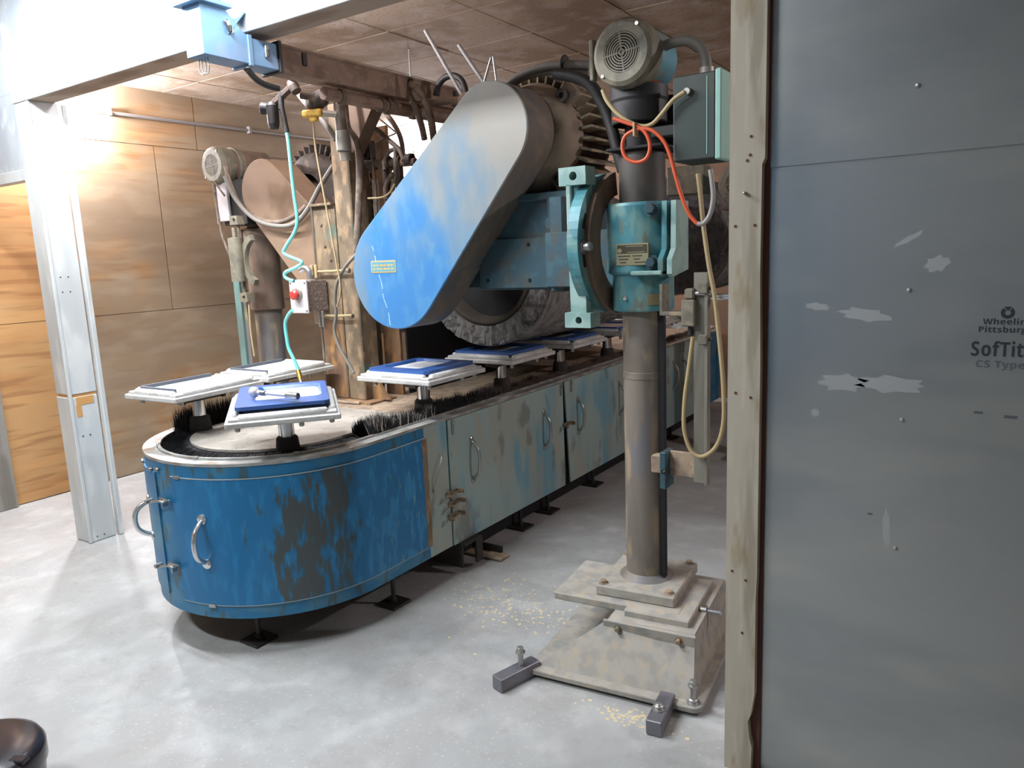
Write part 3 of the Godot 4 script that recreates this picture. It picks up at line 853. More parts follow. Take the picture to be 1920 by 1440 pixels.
func conveyor() -> void:
	var M := mats
	var c := thing("conveyor_cabinet", V(CX, 0, CZ), "long blue round-ended conveyor cabinet on levelling feet with hinged side doors", "machine")
	var nx := CX + CR
	# skirts
	obj("end_panel", sheet(ns(), arc_path(CR - 0.004, -90, 90, 48) + [Vector2(nx - 0.004, -2.2), Vector2(nx - 0.004, -2.49)], 0.16, TOP - 0.012, 0.004), M.blue_rim, c)
	obj("side_panel", sheet(ns(), [Vector2(nx - 0.004, -2.49), Vector2(nx - 0.004, -2.652)], 0.16, TOP - 0.012, 0.004), M.door, c)
	obj("rear_panel", sheet(ns(), [Vector2(nx - 0.004, -6.28), Vector2(nx - 0.004, -6.5)], 0.16, TOP - 0.012, 0.005), M.blue_rim, c)
	var far: Array = [Vector2(nx - 0.004, -6.5)]
	for k in 17:
		var a := deg_to_rad(90.0 + 180.0 * k / 16)
		far.append(Vector2(CX + CR * sin(a), -6.5 + CR * cos(a)))
	far.append(Vector2(CX - CR, CZ))
	obj("back_panel", sheet(ns(), far, 0.16, TOP - 0.012, 0.004), M.blue_rim, c)
	obj("light_block", prism(ns(), poly_of(stadium(CR - 0.02, -6.5, 20)), 0.175, 0.70, Transform3D(Basis(Vector3.RIGHT, Vector3.BACK, Vector3.UP), Vector3.ZERO)), M.black, c)  # black filler added inside the cabinet to stop light
	# curved doors of the round end
	var dl := obj("curved_door", sheet(ns(), arc_path(CR, -62, -9, 18), 0.215, 0.728, 0.006), M.blue_rim, c)
	var dm := obj("curved_door", sheet(ns(), arc_path(CR, 3, 90, 34) + [Vector2(nx, -2.2), Vector2(nx, -2.495)], 0.215, 0.728, 0.006), M.door_worn, c)
	obj("edge_highlight", sheet(ns(), arc_path(CR + 0.004, 3, 90, 34) + [Vector2(nx + 0.004, -2.2), Vector2(nx + 0.004, -2.49)], 0.7255, 0.7290, 0.0035), M.highlight_grey, dm)  # pale strip stands for light caught on the door's edge
	obj("edge_highlight", sheet(ns(), arc_path(CR + 0.004, 3, 90, 34) + [Vector2(nx + 0.004, -2.2), Vector2(nx + 0.004, -2.49)], 0.2145, 0.2170, 0.0030), M.highlight_grey, dm)  # the same highlight strip along the lower edge
	obj("hinge_strip", box6(ns(), nx + 0.002, nx + 0.009, 0.22, 0.724, -2.50, -2.468, 0.002), M.brown_light, dm)
	var hy := [[0.395, 0.560, 17.5, dm], [0.43, 0.575, -24.0, dl]]
	for q in hy:
		var o := V(sin(deg_to_rad(q[2])), 0, cos(deg_to_rad(q[2])))
		var b := ring_at(CR + 0.006, q[2])
		pull_handle(q[3], V(b.x, q[0], b.y), V(b.x, q[1], b.y), o, M.chrome, 1.3)
	for q in [[0.622, -3.0], [0.355, -2.0]]:
		var o := V(sin(deg_to_rad(q[1])), 0, cos(deg_to_rad(q[1])))
		var b := ring_at(CR + 0.006, q[1])
		toggle_clamp(c, V(b.x, q[0], b.y), o, V(o.z, 0, -o.x), M.old_chrome)
	for q in [[0.735, -13.0], [0.745, -6.0], [0.728, 7.0], [0.213, 18.0], [0.735, -30.0]]:
		var o := V(sin(deg_to_rad(q[1])), 0, cos(deg_to_rad(q[1])))
		var b := ring_at(CR + 0.008, q[1])
		obj("hinge", bar(ns(), V(b.x, q[0], b.y) - V(o.z, 0, -o.x) * 0.016, V(b.x, q[0], b.y) + V(o.z, 0, -o.x) * 0.016, 0.014, 0.012, 0.003, o), M.old_chrome, c)
	# a bowed wire and worn handle near the corner, then the side doors
	obj("bent_wire", tube(ns(), [V(nx + 0.004, 0.46, -2.535), V(nx + 0.02, 0.53, -2.54), V(nx + 0.022, 0.60, -2.575), V(nx + 0.006, 0.63, -2.60)], 0.003, 6, 5), M.old_chrome, c)
	var T := Transform3D(Basis(V(0, 0, -1), V(0, 1, 0), V(1, 0, 0)), V(nx, 0, 0))   # outline x runs into the depth, thickness towards +X
	var doors := [
		[[2.662, 0.158], [3.742, 0.150], [3.742, 0.772], [2.662, 0.772], [2.835, 3.515]],
		[[3.806, 0.150], [4.712, 0.148], [4.712, 0.772], [3.764, 0.772], [3.912, 4.49]],
		[[4.722, 0.150], [5.640, 0.148], [5.640, 0.772], [4.722, 0.772], [4.87, 5.46]],
		[[5.650, 0.150], [6.275, 0.148], [6.275, 0.772], [5.650, 0.772], [5.665, 6.10]]]
	for d in doors:
		var poly := PackedVector2Array()
		for k in 4: poly.append(Vector2(d[k][0], d[k][1]))
		var dr := obj("door", prism(ns(), poly, -0.006, 0.004, T, 0.002), M.door, c)
		for z in d[4]:
			pull_handle(dr, V(nx + 0.004, 0.445, -z), V(nx + 0.004, 0.635, -z), Vector3.RIGHT, M.old_chrome)
		for z in [d[0][0] + 0.03, d[1][0] - 0.03]:
			var hs := ns()
			bar(hs, V(nx + 0.008, 0.70, -z), V(nx + 0.008, 0.765, -z), 0.012, 0.006, 0.001, Vector3.RIGHT)
			cyl(hs, V(nx + 0.013, 0.748, -z), V(nx + 0.013, 0.772, -z), 0.005, 8)
			obj("hinge", hs, M.old_chrome, dr)
	for q in [[0.425, -2.652], [0.375, -2.665], [0.315, -2.655], [0.52, -3.755]]:
		toggle_clamp(c, V(nx + 0.005, q[0], q[1]), Vector3.RIGHT, V(0, 0, -1), M.brown_light)
	# top ring, curb, track floor and deck
	obj("top_ring", band(ns(), stadium(CR + 0.003, -6.5), stadium(0.502, -6.5), TOP - 0.012, TOP), M.steel_top, c)
	obj("curb", band(ns(), stadium(0.500, -6.5), stadium(0.488, -6.5), TOP - 0.06, TOP + 0.008), M.steel_top, c)
	obj("track_floor", band(ns(), stadium(0.489, -6.5), stadium(0.36, -6.5), 0.70, 0.71), M.black, c)
	for a in [-32.0, 12.0, 58.0]:
		var b := ring_at(0.497, a)
		obj("curb_tab", bx(ns(), V(b.x, TOP + 0.006, b.y), V(0.02, 0.012, 0.012), 0.002, Basis(Vector3.UP, deg_to_rad(a))), M.zinc, c)
	var deck: Array = []
	for k in 37: deck.append(ring_at(0.372, -90.0 + 180.0 * k / 36))
	deck.append(Vector2(CX + 0.372, -2.62)); deck.append(Vector2(CX - 0.372, -2.62))
	obj("deck_plate", prism(ns(), poly_of(deck), TOP - 0.004, TOP + 0.006, Transform3D(Basis(Vector3.RIGHT, Vector3.BACK, Vector3.UP), Vector3.ZERO)), M.disc, c)
	obj("deck_plate", box6(ns(), CX - 0.372, CX + 0.372, TOP - 0.004, TOP + 0.004, -6.5, -2.622, 0.001), M.dust, c)
	# brushes: a dense root strip and loose bristles beside the track
	brushes(c)
	# feet, channel and cross bars under the cabinet
	for q in [[-2.50, -1.78], [-2.23, -2.30], [-2.235, -3.36], [-2.235, -3.66], [-2.235, -4.24], [-2.235, -4.9], [-2.235, -5.6], [-3.12, -2.3], [-3.15, -3.6], [-3.15, -5.0]]:
		var at := V(q[0], 0, q[1])
		var pad := obj("foot", box6(ns(), at.x - 0.055, at.x + 0.055, 0.0, 0.012, at.z - 0.055, at.z + 0.055, 0.003), M.dark_steel, c)
		obj("levelling_bolt", cyl(ns(), at + V(0, 0.012, 0), at + V(0, 0.18, 0), 0.010, 10), M.dark_steel, pad)
		obj("lock_nut", hexbolt(ns(), at + V(0, 0.012, 0), Vector3.UP, 0.016, 0.014), M.dark_steel, pad)
	for x in [-2.33, -3.10]:
		obj("shade_rail", box6(ns(), x, x + 0.05, 0.014, 0.165, -6.5, -2.88, 0.003), M.black, c)  # black rails added to darken the space under the cabinet
	obj("cross_channel", box6(ns(), -3.2, -2.12, 0.145, 0.157, -2.84, -2.70, 0.002), M.dark_steel, c)
	obj("channel_web", box6(ns(), -3.2, -2.14, 0.03, 0.15, -2.71, -2.70, 0.002), M.dark_steel, c)
	obj("channel_end", box6(ns(), -2.135, -2.12, 0.03, 0.15, -2.84, -2.79, 0.002), M.dark_steel, c)
	obj("floor_bar", box6(ns(), -3.1, -2.06, 0.004, 0.016, -2.98, -2.90, 0.003), M.dust, c)
	obj("floor_bar", box6(ns(), -3.1, -2.10, 0.016, 0.05, -2.985, -2.97, 0.002), M.dark_steel, c)

func poly_of(p: Array) -> PackedVector2Array:
	var o := PackedVector2Array()
	for q in p: o.append(q)
	return o

func bristle_mesh(m: Material) -> ArrayMesh:
	var s := ns()
	for k in 3:
		var a := TAU * k / 3
		var b := TAU * (k + 1) / 3
		var n := V(cos((a + b) * 0.5), 0.1, sin((a + b) * 0.5)).normalized()
		tri3(s, V(cos(a), 0, sin(a)) * 1.0, V(cos(b), 0, sin(b)) * 1.0, V(0, 1, 0), n, n, n)
	s.set_material(m)
	return s.commit()

func bristles(parent: Node, called: String, m: Material, roots: Array) -> void:   # roots: [point, direction times length, radius]
	var mm := MultiMesh.new()
	mm.transform_format = MultiMesh.TRANSFORM_3D
	mm.mesh = bristle_mesh(m)
	mm.instance_count = roots.size()
	for i in roots.size():
		var d: Vector3 = roots[i][1]
		var y := d.normalized()
		var x := y.cross(V(0.3, 0.2, 0.93)).normalized()
		var r: float = roots[i][2]
		mm.set_instance_transform(i, Transform3D(Basis(x * r, d, x.cross(y) * r), roots[i][0] - (parent as Node3D).position))
	var o := MultiMeshInstance3D.new()
	o.name = called
	o.multimesh = mm
	o.set_meta("kind", "stuff")
	parent.add_child(o, true)

func brushes(c: Node) -> void:
	var M := mats
	var black: Array = []
	var dusty: Array = []
	var white: Array = []
	# lying bristles round the front curve, from the curb inward
	for k in 2600:
		var a := -75.0 + 170.0 * rng.randf()
		var b := ring_at(0.489, a)
		var dirv := V(-sin(deg_to_rad(a)) + rng.randf_range(-0.25, 0.25), rng.randf_range(-0.10, 0.16), -cos(deg_to_rad(a)) + rng.randf_range(-0.25, 0.25))
		black.append([V(b.x, TOP - 0.012 + rng.randf() * 0.008, b.y), dirv.normalized() * rng.randf_range(0.07, 0.115), 0.0016])
	for k in 1500:
		var a := -95.0 + 190.0 * rng.randf()
		var b := ring_at(0.372, a)
		var dirv := V(sin(deg_to_rad(a)) + rng.randf_range(-0.3, 0.3), rng.randf_range(-0.5, 0.0), cos(deg_to_rad(a)) + rng.randf_range(-0.3, 0.3))
		black.append([V(b.x, TOP - 0.008, b.y), dirv.normalized() * rng.randf_range(0.05, 0.08), 0.0016])
	# tall tuft standing behind the left pallet
	for k in 4200:
		var a := rng.randf_range(-150.0, -60.0)
		var b := ring_at(rng.randf_range(0.42, 0.488), a) if a > -90.0 else Vector2(CX - rng.randf_range(0.42, 0.488), CZ - (-90.0 - a) / 60.0 * 0.5)
		black.append([V(b.x, TOP - 0.03, b.y), V(rng.randf_range(-0.02, 0.02), rng.randf_range(0.09, 0.15), rng.randf_range(-0.02, 0.02)), 0.0022])
	# standing rows beside the straight track: black near the end, browned with dust farther on
	for k in 15000:
		var z := -2.24 - 4.1 * pow(rng.randf(), 1.3)
		var row := rng.randf() < 0.6
		var clump := 0.75 + 0.35 * sin(z * 9.0) * sin(z * 23.0 + 1.0)
		var x := CX + (0.485 if row else 0.375) + rng.randf_range(-0.012, 0.012)
		var dx := rng.randf_range(-0.05, 0.01) if row else rng.randf_range(-0.01, 0.05)
		var h := (0.098 if z > -3.2 else 0.06) * clump * rng.randf_range(0.75, 1.1)
		if not row: h *= 0.75
		var e := [V(x, TOP - 0.015, z), V(dx, h, rng.randf_range(-0.02, 0.02)), 0.0026]
		if z > -2.65 and row and rng.randf() < 0.16: white.append([e[0], e[1] * 1.02, 0.003])
		elif z > -3.15 + rng.randf_range(-0.25, 0.25): black.append(e)
		else: dusty.append(e)
	bristles(c, "black_bristles", M.bristle, black)
	bristles(c, "dusty_bristles", M.bristle_dusty, dusty)
	bristles(c, "frosted_bristles", M.bristle_white, white)
	for side in [[0.492, 0.47], [0.388, 0.365]]:
		for part in [[-2.24, -3.1, M.bristle], [-3.1, -6.4, M.bristle_dusty]]:
			var s := ns()
			var n := 40
			for k in n:
				var z0 := lerpf(part[0], part[1], float(k) / n)
				var z1 := lerpf(part[0], part[1], float(k + 1) / n)
				var hh := 0.018 + 0.006 * sin(k * 1.7) * sin(k * 0.61) - (0.01 if part[0] < -3.0 else 0.0)
				box6(s, CX + side[1], CX + side[0], TOP - 0.02, TOP + hh, z1, z0, 0.0)
			obj("brush_strip", s, part[2], c)
			c.get_child(c.get_child_count() - 1).set_meta("kind", "stuff")

# ---------------------------------------------------------------- pallets riding on the conveyor
func make_pallet(w: float, d: float, label: String, at: Vector3, turn: float, tilt := 0.0) -> Node3D:
	var M := mats
	var o := thing("pallet_fixture", at, label, "fixture", "aluminium pallet fixtures on the conveyor")
	o.rotation = V(tilt, turn, 0)
	o.rotation_order = EULER_ORDER_YXZ
	loc("tray", bx(ns(), V(0, 0.011, 0), V(w, 0.022, d), 0.004), M.alu, o)
	loc("tray_lip", bx(ns(), V(0, 0.027, 0), V(w - 0.025, 0.012, d - 0.025), 0.003), M.alu, o)
	loc("pad", bx(ns(), V(0, 0.034, 0), V(w - 0.13, 0.008, d - 0.13), 0.002), M.alu_pad, o)
	for s in [-1.0, 1.0]:
		var a := ns()
		lathe(a, half_round(w - 0.085, 0.018), Transform3D(Basis(V(0, 0, 1), V(1, 0, 0), V(0, 1, 0)) , V(-(w - 0.085) * 0.5, 0.028, s * (d * 0.5 - 0.030))), 16, 0, TAU, true)
		loc("rail", a, M.alu, o)
		var b := ns()
		lathe(b, half_round(d - 0.085, 0.018), Transform3D(Basis(V(1, 0, 0), V(0, 0, 1), V(0, 1, 0)), V(s * (w * 0.5 - 0.030), 0.028, -(d - 0.085) * 0.5)), 16, 0, TAU, true)
		loc("rail", b, M.alu, o)
	for q in [[0.0, -0.5, w - 0.11, 0.008], [-0.5, 0.0, 0.008, d - 0.11]]:
		loc("rail_shadow_strip", bx(ns(), V(q[0] * (w - 0.095), 0.044, q[1] * (d - 0.095)), V(q[2], 0.016, q[3]), 0.001), M.rail_shadow_grey, o)  # dark inner rail faces, with their shadow lines put into colour
	loc("bracket", bx(ns(), V(0, -0.018, 0), V(0.20, 0.036, 0.075), 0.004), M.dark_steel, o)
	for s in [-1.0, 1.0]:
		var g := PackedVector2Array([Vector2(-0.016, 0), Vector2(0.016, 0), Vector2(0.008, -0.038), Vector2(-0.004, -0.038)])
		loc("lug", prism(ns(), g, -0.02, 0.02, Transform3D(Basis.IDENTITY, V(s * 0.105, 0.0, 0.03))), M.dark_steel, o)
	loc("hex_post", lathe(ns(), [Vector2(0.031, -0.135), Vector2(0.031, -0.012), Vector2(0.026, -0.004)], Transform3D.IDENTITY, 6), M.chrome, o)
	loc("boot", lathe(ns(), [Vector2(0.050, -0.235), Vector2(0.048, -0.16), Vector2(0.043, -0.115), Vector2(0.036, -0.108), Vector2(0.0, -0.108)], Transform3D.IDENTITY, 20, 0, TAU), M.boot, o)
	for q in [[-0.40, 0.42], [0.42, 0.40], [0.15, 0.43], [-0.42, -0.30], [0.42, -0.30]]:
		loc("bolt", hexbolt(ns(), V(q[0] * w, 0.001, q[1] * d), Vector3.DOWN, 0.010, 0.018), M.zinc, o)
	return o

func half_round(L: float, r: float) -> Array:
	return [Vector2(0, 0), Vector2(r * 0.7, 0.004), Vector2(r, r * 0.6), Vector2(r, L - r * 0.6), Vector2(r * 0.7, L - 0.004), Vector2(0, L)]

func make_frame(w: float, d: float, label: String, at: Vector3, turn: float, tilt := 0.0) -> void:
	var M := mats
	var o := thing("cover_frame", at, label, "frame", "glossy blue frames clamped on the pallets")
	o.rotation = V(tilt, turn, 0)
	o.rotation_order = EULER_ORDER_YXZ
	var T := Transform3D(Basis(Vector3.RIGHT, V(0, 0, -1), Vector3.UP), Vector3.ZERO)
	var outer := rounded(w, d, 0.018)
	var off := Vector2(w * 0.05, d * 0.08)
	var inner := rounded(w * 0.70, d * 0.56, 0.03, off)
	var mid := rounded(w * 0.76, d * 0.64, 0.03, off)
	var s := ns()
	var n := outer.size()
	for i in n:
		var j := (i + 1) % n
		var f := func(p: PackedVector2Array, k: int, y: float) -> Vector3: return V(p[k].x, y, -p[k].y)
		quad(s, f.call(outer, i, 0.014), f.call(outer, j, 0.014), f.call(mid, j, 0.014), f.call(mid, i, 0.014), Vector3.UP)
		var dn: Vector3 = (f.call(mid, i, 0.014) + f.call(mid, j, 0.014)) * 0.5 - V(off.x, 0, -off.y)
		quad(s, f.call(mid, i, 0.014), f.call(mid, j, 0.014), f.call(inner, j, 0.004), f.call(inner, i, 0.004), (V(-dn.x, 0, -dn.z).normalized() + Vector3.UP * 0.8).normalized())
		var ou: Vector3 = (f.call(outer, i, 0.0) + f.call(outer, j, 0.0)) * 0.5
		quad(s, f.call(outer, i, 0.0), f.call(outer, j, 0.0), f.call(outer, j, 0.014), f.call(outer, i, 0.014), V(ou.x, 0, ou.z).normalized())
		quad(s, f.call(outer, i, 0.0), f.call(outer, j, 0.0), f.call(inner, j, 0.003), f.call(inner, i, 0.003), Vector3.DOWN)
	loc("blue_rim", s, M.frame_blue, o)
	loc("backing_pad", prism(ns(), rounded(w * 0.70, d * 0.56, 0.03, off), 0.0, 0.003, T), M.alu_pad, o)

func pallets() -> void:
	var t90 := PI * 0.5
	make_pallet(0.42, 0.44, "white pallet at the round end under the blue frame that carries the socket wrench", V(-2.405, 0.945, -1.94), deg_to_rad(49.5), deg_to_rad(3.5))
	make_pallet(0.47, 0.35, "leftmost white pallet with bare clamp rails, over the tall black brush tuft", V(-3.05, 0.968, -1.985), deg_to_rad(93.0))
	make_pallet(0.44, 0.38, "white pallet with bare rails on the far side, behind the teal hose", V(-3.13, 0.965, -2.50), deg_to_rad(92.0))
	make_pallet(0.43, 0.44, "white pallet under a blue frame just in front of the buffing wheel", V(-2.325, 0.965, -2.70), t90)
	make_pallet(0.43, 0.44, "grey shaded pallet directly beneath the buffing wheel", V(-2.30, 0.968, -3.33), t90)
	make_pallet(0.43, 0.44, "pallet beyond the wheel's underside, below the lower pale lug block", V(-2.30, 0.968, -3.97), t90)
	make_pallet(0.43, 0.44, "half-hidden pallet just left of the steel column, farther along the track", V(-2.30, 0.968, -4.62), t90)
	make_pallet(0.43, 0.44, "far pallet glimpsed just right of the steel column", V(-2.30, 0.968, -5.27), t90)
	var tl := deg_to_rad(3.5)
	make_frame(0.345, 0.36, "glossy blue frame carrying the socket wrench at the round end", V(-2.405, 1.000, -1.94), deg_to_rad(49.5), tl)
	make_frame(0.36, 0.36, "dark blue frame on the pallet in front of the buffing wheel", V(-2.325, 1.010, -2.70), t90)
	make_frame(0.36, 0.36, "shaded blue frame pressed under the buffing wheel", V(-2.30, 1.012, -3.33), t90)
	make_frame(0.36, 0.36, "blue frame peeking out below the lower pale lug block", V(-2.30, 1.012, -3.97), t90)
	make_frame(0.36, 0.36, "blue frame on the pallet just left of the steel column", V(-2.30, 1.012, -4.62), t90)
	var M := mats
	var w := thing("socket_wrench", V(-2.36, 1.015, -1.86), "chrome socket wrench with a ball end lying on the blue frame", "wrench")
	var a := V(-2.430, 1.036, -1.825)
	var b := V(-2.225, 1.026, -1.868)
	var d := (b - a).normalized()
	obj("ratchet_head", lathe(ns(), [Vector2(0, -0.022), Vector2(0.014, -0.018), Vector2(0.021, -0.006), Vector2(0.021, 0.006), Vector2(0.014, 0.018), Vector2(0, 0.022)], Transform3D(Basis.IDENTITY, a), 16, 0, TAU, true), M.tool, w)
	obj("shank", lathe(ns(), [Vector2(0.010, 0.015), Vector2(0.010, 0.035), Vector2(0.0065, 0.04), Vector2(0.0075, 0.16)], along(a, b), 12), M.tool, w)
	obj("collar", cyl(ns(), a + d * 0.03, a + d * 0.055, 0.011, 12), M.old_chrome, w)
	obj("socket", lathe(ns(), [Vector2(0, 0.15), Vector2(0.0125, 0.152), Vector2(0.0145, 0.165), Vector2(0.0145, 0.205), Vector2(0.0105, 0.205), Vector2(0.009, 0.19), Vector2(0, 0.19)], along(a, b), 14), M.chrome, w)

# ---------------------------------------------------------------- motors shared by the three buffing heads
func fan_cowl(parent: Node, called: String, at: Vector3, r: float, L: float, m: Material) -> MeshInstance3D:   # fan end facing +Z, at = its front face centre
	var M := mats
	var T := zaxis(at - V(0, 0, L))
	var o := obj(called, lathe(ns(), [Vector2(r * 0.98, 0), Vector2(r, 0.008), Vector2(r, L - r * 0.22), Vector2(r * 0.94, L - r * 0.08), Vector2(r * 0.82, L), Vector2(r * 0.58, L), Vector2(r * 0.56, L - 0.012)], T, 40), m, parent)
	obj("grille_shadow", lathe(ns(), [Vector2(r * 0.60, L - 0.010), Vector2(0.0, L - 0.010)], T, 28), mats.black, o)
	for k in 6:
		var q := r * (0.17 + 0.075 * k)
		obj("grille_ring", lathe(ns(), [Vector2(q - r * 0.02, L - 0.008), Vector2(q + r * 0.02, L - 0.008), Vector2(q + r * 0.02, L - 0.001), Vector2(q - r * 0.02, L - 0.001), Vector2(q - r * 0.02, L - 0.008)], T, 32), m, o)
	for k in 4:
		var a := PI * 0.5 * k + 0.12
		obj("grille_spoke", bx(ns(), at + V(cos(a), sin(a), 0) * r * 0.33 - V(0, 0, 0.004), V(r * 0.56, r * 0.05, 0.007), 0.001, Basis(Vector3.BACK, a)), m, o)
	obj("grille_hub", lathe(ns(), [Vector2(r * 0.11, L - 0.008), Vector2(r * 0.10, L), Vector2(r * 0.05, L), Vector2(r * 0.045, L - 0.004), Vector2(0, L - 0.004)], T, 18), m, o)
	for a in [0.95, 3.9]:
		obj("cowl_screw", cyl(ns(), at + V(cos(a), sin(a), 0) * r * 0.86 - V(0, 0, 0.012), at + V(cos(a), sin(a), 0) * r * 0.86 + V(0, 0, 0.002), r * 0.06, 10, 0.001), M.old_chrome, o)
	return o

func finned_motor(parent: Node, c: Vector3, r: float, z0: float, z1: float, zb: float, cast: Material, finm: Material) -> void:   # axis along Z through c; bell from z0 to z1, fins to zb
	var M := mats
	var b := zaxis(V(c.x, c.y, z1))
	var bd := z0 - z1
	obj("motor_bell", lathe(ns(), [Vector2(r * 0.80, -0.03), Vector2(r * 0.82, bd * 0.2), Vector2(r * 0.74, bd * 0.7), Vector2(r * 0.62, bd), Vector2(r * 0.4, bd)], b, 40, 0, TAU, true), M.motor_bell if cast == null else cast, parent)
	var T := zaxis(V(c.x, c.y, zb))
	var L := z1 - zb
	var body := obj("motor_body", lathe(ns(), [Vector2(0, 0), Vector2(r * 0.74, 0), Vector2(r * 0.74, L), Vector2(0, L)], T, 40), M.motor, parent)
	var mid := (zb + z1) * 0.5
	for k in 36:
		var a := TAU * (k + 0.5) / 36
		var d := V(cos(a), sin(a), 0)
		obj("fin", bx(ns(), V(c.x, c.y, mid) + d * r * 0.86, V(r * 0.28, 0.011, L * 0.99), 0.002, Basis(Vector3.BACK, a)), finm, body)

func buff_wheel(parent: Node, c: Vector3, r: float, z0: float, z1: float) -> void:   # front face at z0, runs back to z1
	var M := mats
	var L := z0 - z1
	var s := ns()
	var prof := [Vector2(r * 0.62, 0), Vector2(r * 0.96, 0), Vector2(r, 0.012)]
	var n := 14
	for k in n: prof.append(Vector2(r * (1.0 + (0.006 if k % 2 == 0 else -0.006)), 0.012 + (L - 0.03) * (k + 1.0) / (n + 1)))
	prof += [Vector2(r, L - 0.014), Vector2(r * 0.965, L - 0.004), Vector2(r * 0.80, L), Vector2(r * 0.72, L - 0.012)]
	lathe(s, prof, zaxis(V(c.x, c.y, z1)), 72)
	var w := obj("buffing_wheel", s, M.buff, parent)
	# frayed cloth edge of the front face: radial pleats, each a little wedge
	for k in 60:
		var a := TAU * (k + 0.5) / 60
		var d := V(cos(a), sin(a), 0)
		var r0 := r * 0.74
		var r1 := r * (0.982 + 0.008 * sin(k * 2.7))
		obj("cloth_pleat", bx(ns(), V(c.x, c.y, z0 + 0.002) + d * (r0 + r1) * 0.5, V(r1 - r0, r * 0.094, 0.006 + 0.004 * absf(sin(k * 1.9))), 0.003, Basis(Vector3.BACK, a)), M.buff, w)
	obj("flange_lip", lathe(ns(), [Vector2(r * 0.73, L - 0.03), Vector2(r * 0.73, L - 0.004), Vector2(r * 0.69, L + 0.002), Vector2(r * 0.66, L - 0.006), Vector2(r * 0.63, L - 0.09)], zaxis(V(c.x, c.y, z1)), 48, 0, TAU, true), M.buff_lip, w)
	obj("flange_dish", lathe(ns(), [Vector2(r * 0.64, L - 0.085), Vector2(r * 0.3, L - 0.11), Vector2(r * 0.2, L - 0.11), Vector2(0, L - 0.11)], zaxis(V(c.x, c.y, z1)), 40), M.buff_core, w)

func clevis_block(parent: Node, x0: float, x1: float, y0: float, y1: float, z0: float, z1: float, m: Material) -> void:   # a pale lug with a through hole
	var poly := PackedVector2Array([Vector2(x0, y0), Vector2(x1, y0), Vector2(x1, y1), Vector2(x0, y1)])
	var c := Vector2((x0 + x1) * 0.5 + 0.004, (y0 + y1) * 0.5)
	var r := (y1 - y0) * 0.24
	var s := ns()
	var n := 24
	# outline points matched to the hole's points
	for f in [z0, z1]:
		for i in n:
			var q: Array = []
			for k in [i, (i + 1) % n]:
				var a: float = TAU * k / n
				var d := Vector2(cos(a), sin(a))
				var t := minf((x1 - c.x if d.x > 0 else c.x - x0) / maxf(absf(d.x), 1e-5), (y1 - c.y if d.y > 0 else c.y - y0) / maxf(absf(d.y), 1e-5))
				q.append([c + d * r, c + d * t])
			quad(s, V(q[0][0].x, q[0][0].y, f), V(q[1][0].x, q[1][0].y, f), V(q[1][1].x, q[1][1].y, f), V(q[0][1].x, q[0][1].y, f), Vector3.BACK if f == z1 else Vector3.FORWARD)
	for i in n:
		var a0 := TAU * i / n
		var a1 := TAU * (i + 1) / n
		var nn := -V(cos((a0 + a1) * 0.5), sin((a0 + a1) * 0.5), 0)
		quad(s, V(c.x + cos(a0) * r, c.y + sin(a0) * r, z0), V(c.x + cos(a1) * r, c.y + sin(a1) * r, z0), V(c.x + cos(a1) * r, c.y + sin(a1) * r, z1), V(c.x + cos(a0) * r, c.y + sin(a0) * r, z1), nn)
	for i in 4:
		var a := poly[i]
		var b := poly[(i + 1) % 4]
		var nn := V(b.y - a.y, a.x - b.x, 0).normalized()
		# corner gaps left by the fan of quads are closed by full faces on the sides
		quad(s, V(a.x, a.y, z0), V(b.x, b.y, z0), V(b.x, b.y, z1), V(a.x, a.y, z1), nn)
	for i in 4:   # the corners of the two faces
		var a := poly[i]
		for f in [z0, z1]:
			var k0 := floori(fposmod((a - c).angle(), TAU) / TAU * n)
			var q: Array = [a]
			for k in [k0, k0 + 1]:
				var an: float = TAU * k / n
				var d := Vector2(cos(an), sin(an))
				var t := minf((x1 - c.x if d.x > 0 else c.x - x0) / maxf(absf(d.x), 1e-5), (y1 - c.y if d.y > 0 else c.y - y0) / maxf(absf(d.y), 1e-5))
				q.append(c + d * t)
			var N := Vector3.BACK if f == z1 else Vector3.FORWARD
			tri3(s, V(q[0].x, q[0].y, f), V(q[1].x, q[1].y, f), V(q[2].x, q[2].y, f), N, N, N)
	obj("clevis_block", s, m, parent)

func crescent(parent: Node, T: Transform3D, r0: float, r1: float, a0: float, a1: float, th: float, m: Material) -> MeshInstance3D:
	var o: Array = []
	var i: Array = []
	var s := ns()
	var n := 28
	for k in n + 1:
		var a := lerpf(a0, a1, float(k) / n)
		o.append(Vector2(cos(a), sin(a)) * r1)
		i.append(Vector2(cos(a), sin(a)) * r0)
	for k in n:
		var am := lerpf(a0, a1, (k + 0.5) / n)
		var d := T.basis * V(cos(am), sin(am), 0)
		var p := func(v: Vector2, z: float) -> Vector3: return T * V(v.x, v.y, z)
		quad(s, p.call(o[k], th), p.call(o[k + 1], th), p.call(i[k + 1], th), p.call(i[k], th), T.basis * Vector3.BACK)
		quad(s, p.call(o[k], 0), p.call(o[k + 1], 0), p.call(i[k + 1], 0), p.call(i[k], 0), T.basis * Vector3.FORWARD)
		quad(s, p.call(o[k], 0), p.call(o[k + 1], 0), p.call(o[k + 1], th), p.call(o[k], th), d)
		quad(s, p.call(i[k], 0), p.call(i[k + 1], 0), p.call(i[k + 1], th), p.call(i[k], th), -d)
	for k in [0, n]:
		var am := lerpf(a0, a1, float(k) / n)
		var nn := T.basis * (V(sin(am), -cos(am), 0) * (1.0 if k == 0 else -1.0))
		quad(s, T * V(o[k].x, o[k].y, 0), T * V(i[k].x, i[k].y, 0), T * V(i[k].x, i[k].y, th), T * V(o[k].x, o[k].y, th), nn)
	return obj("quadrant_plate", s, m, parent)

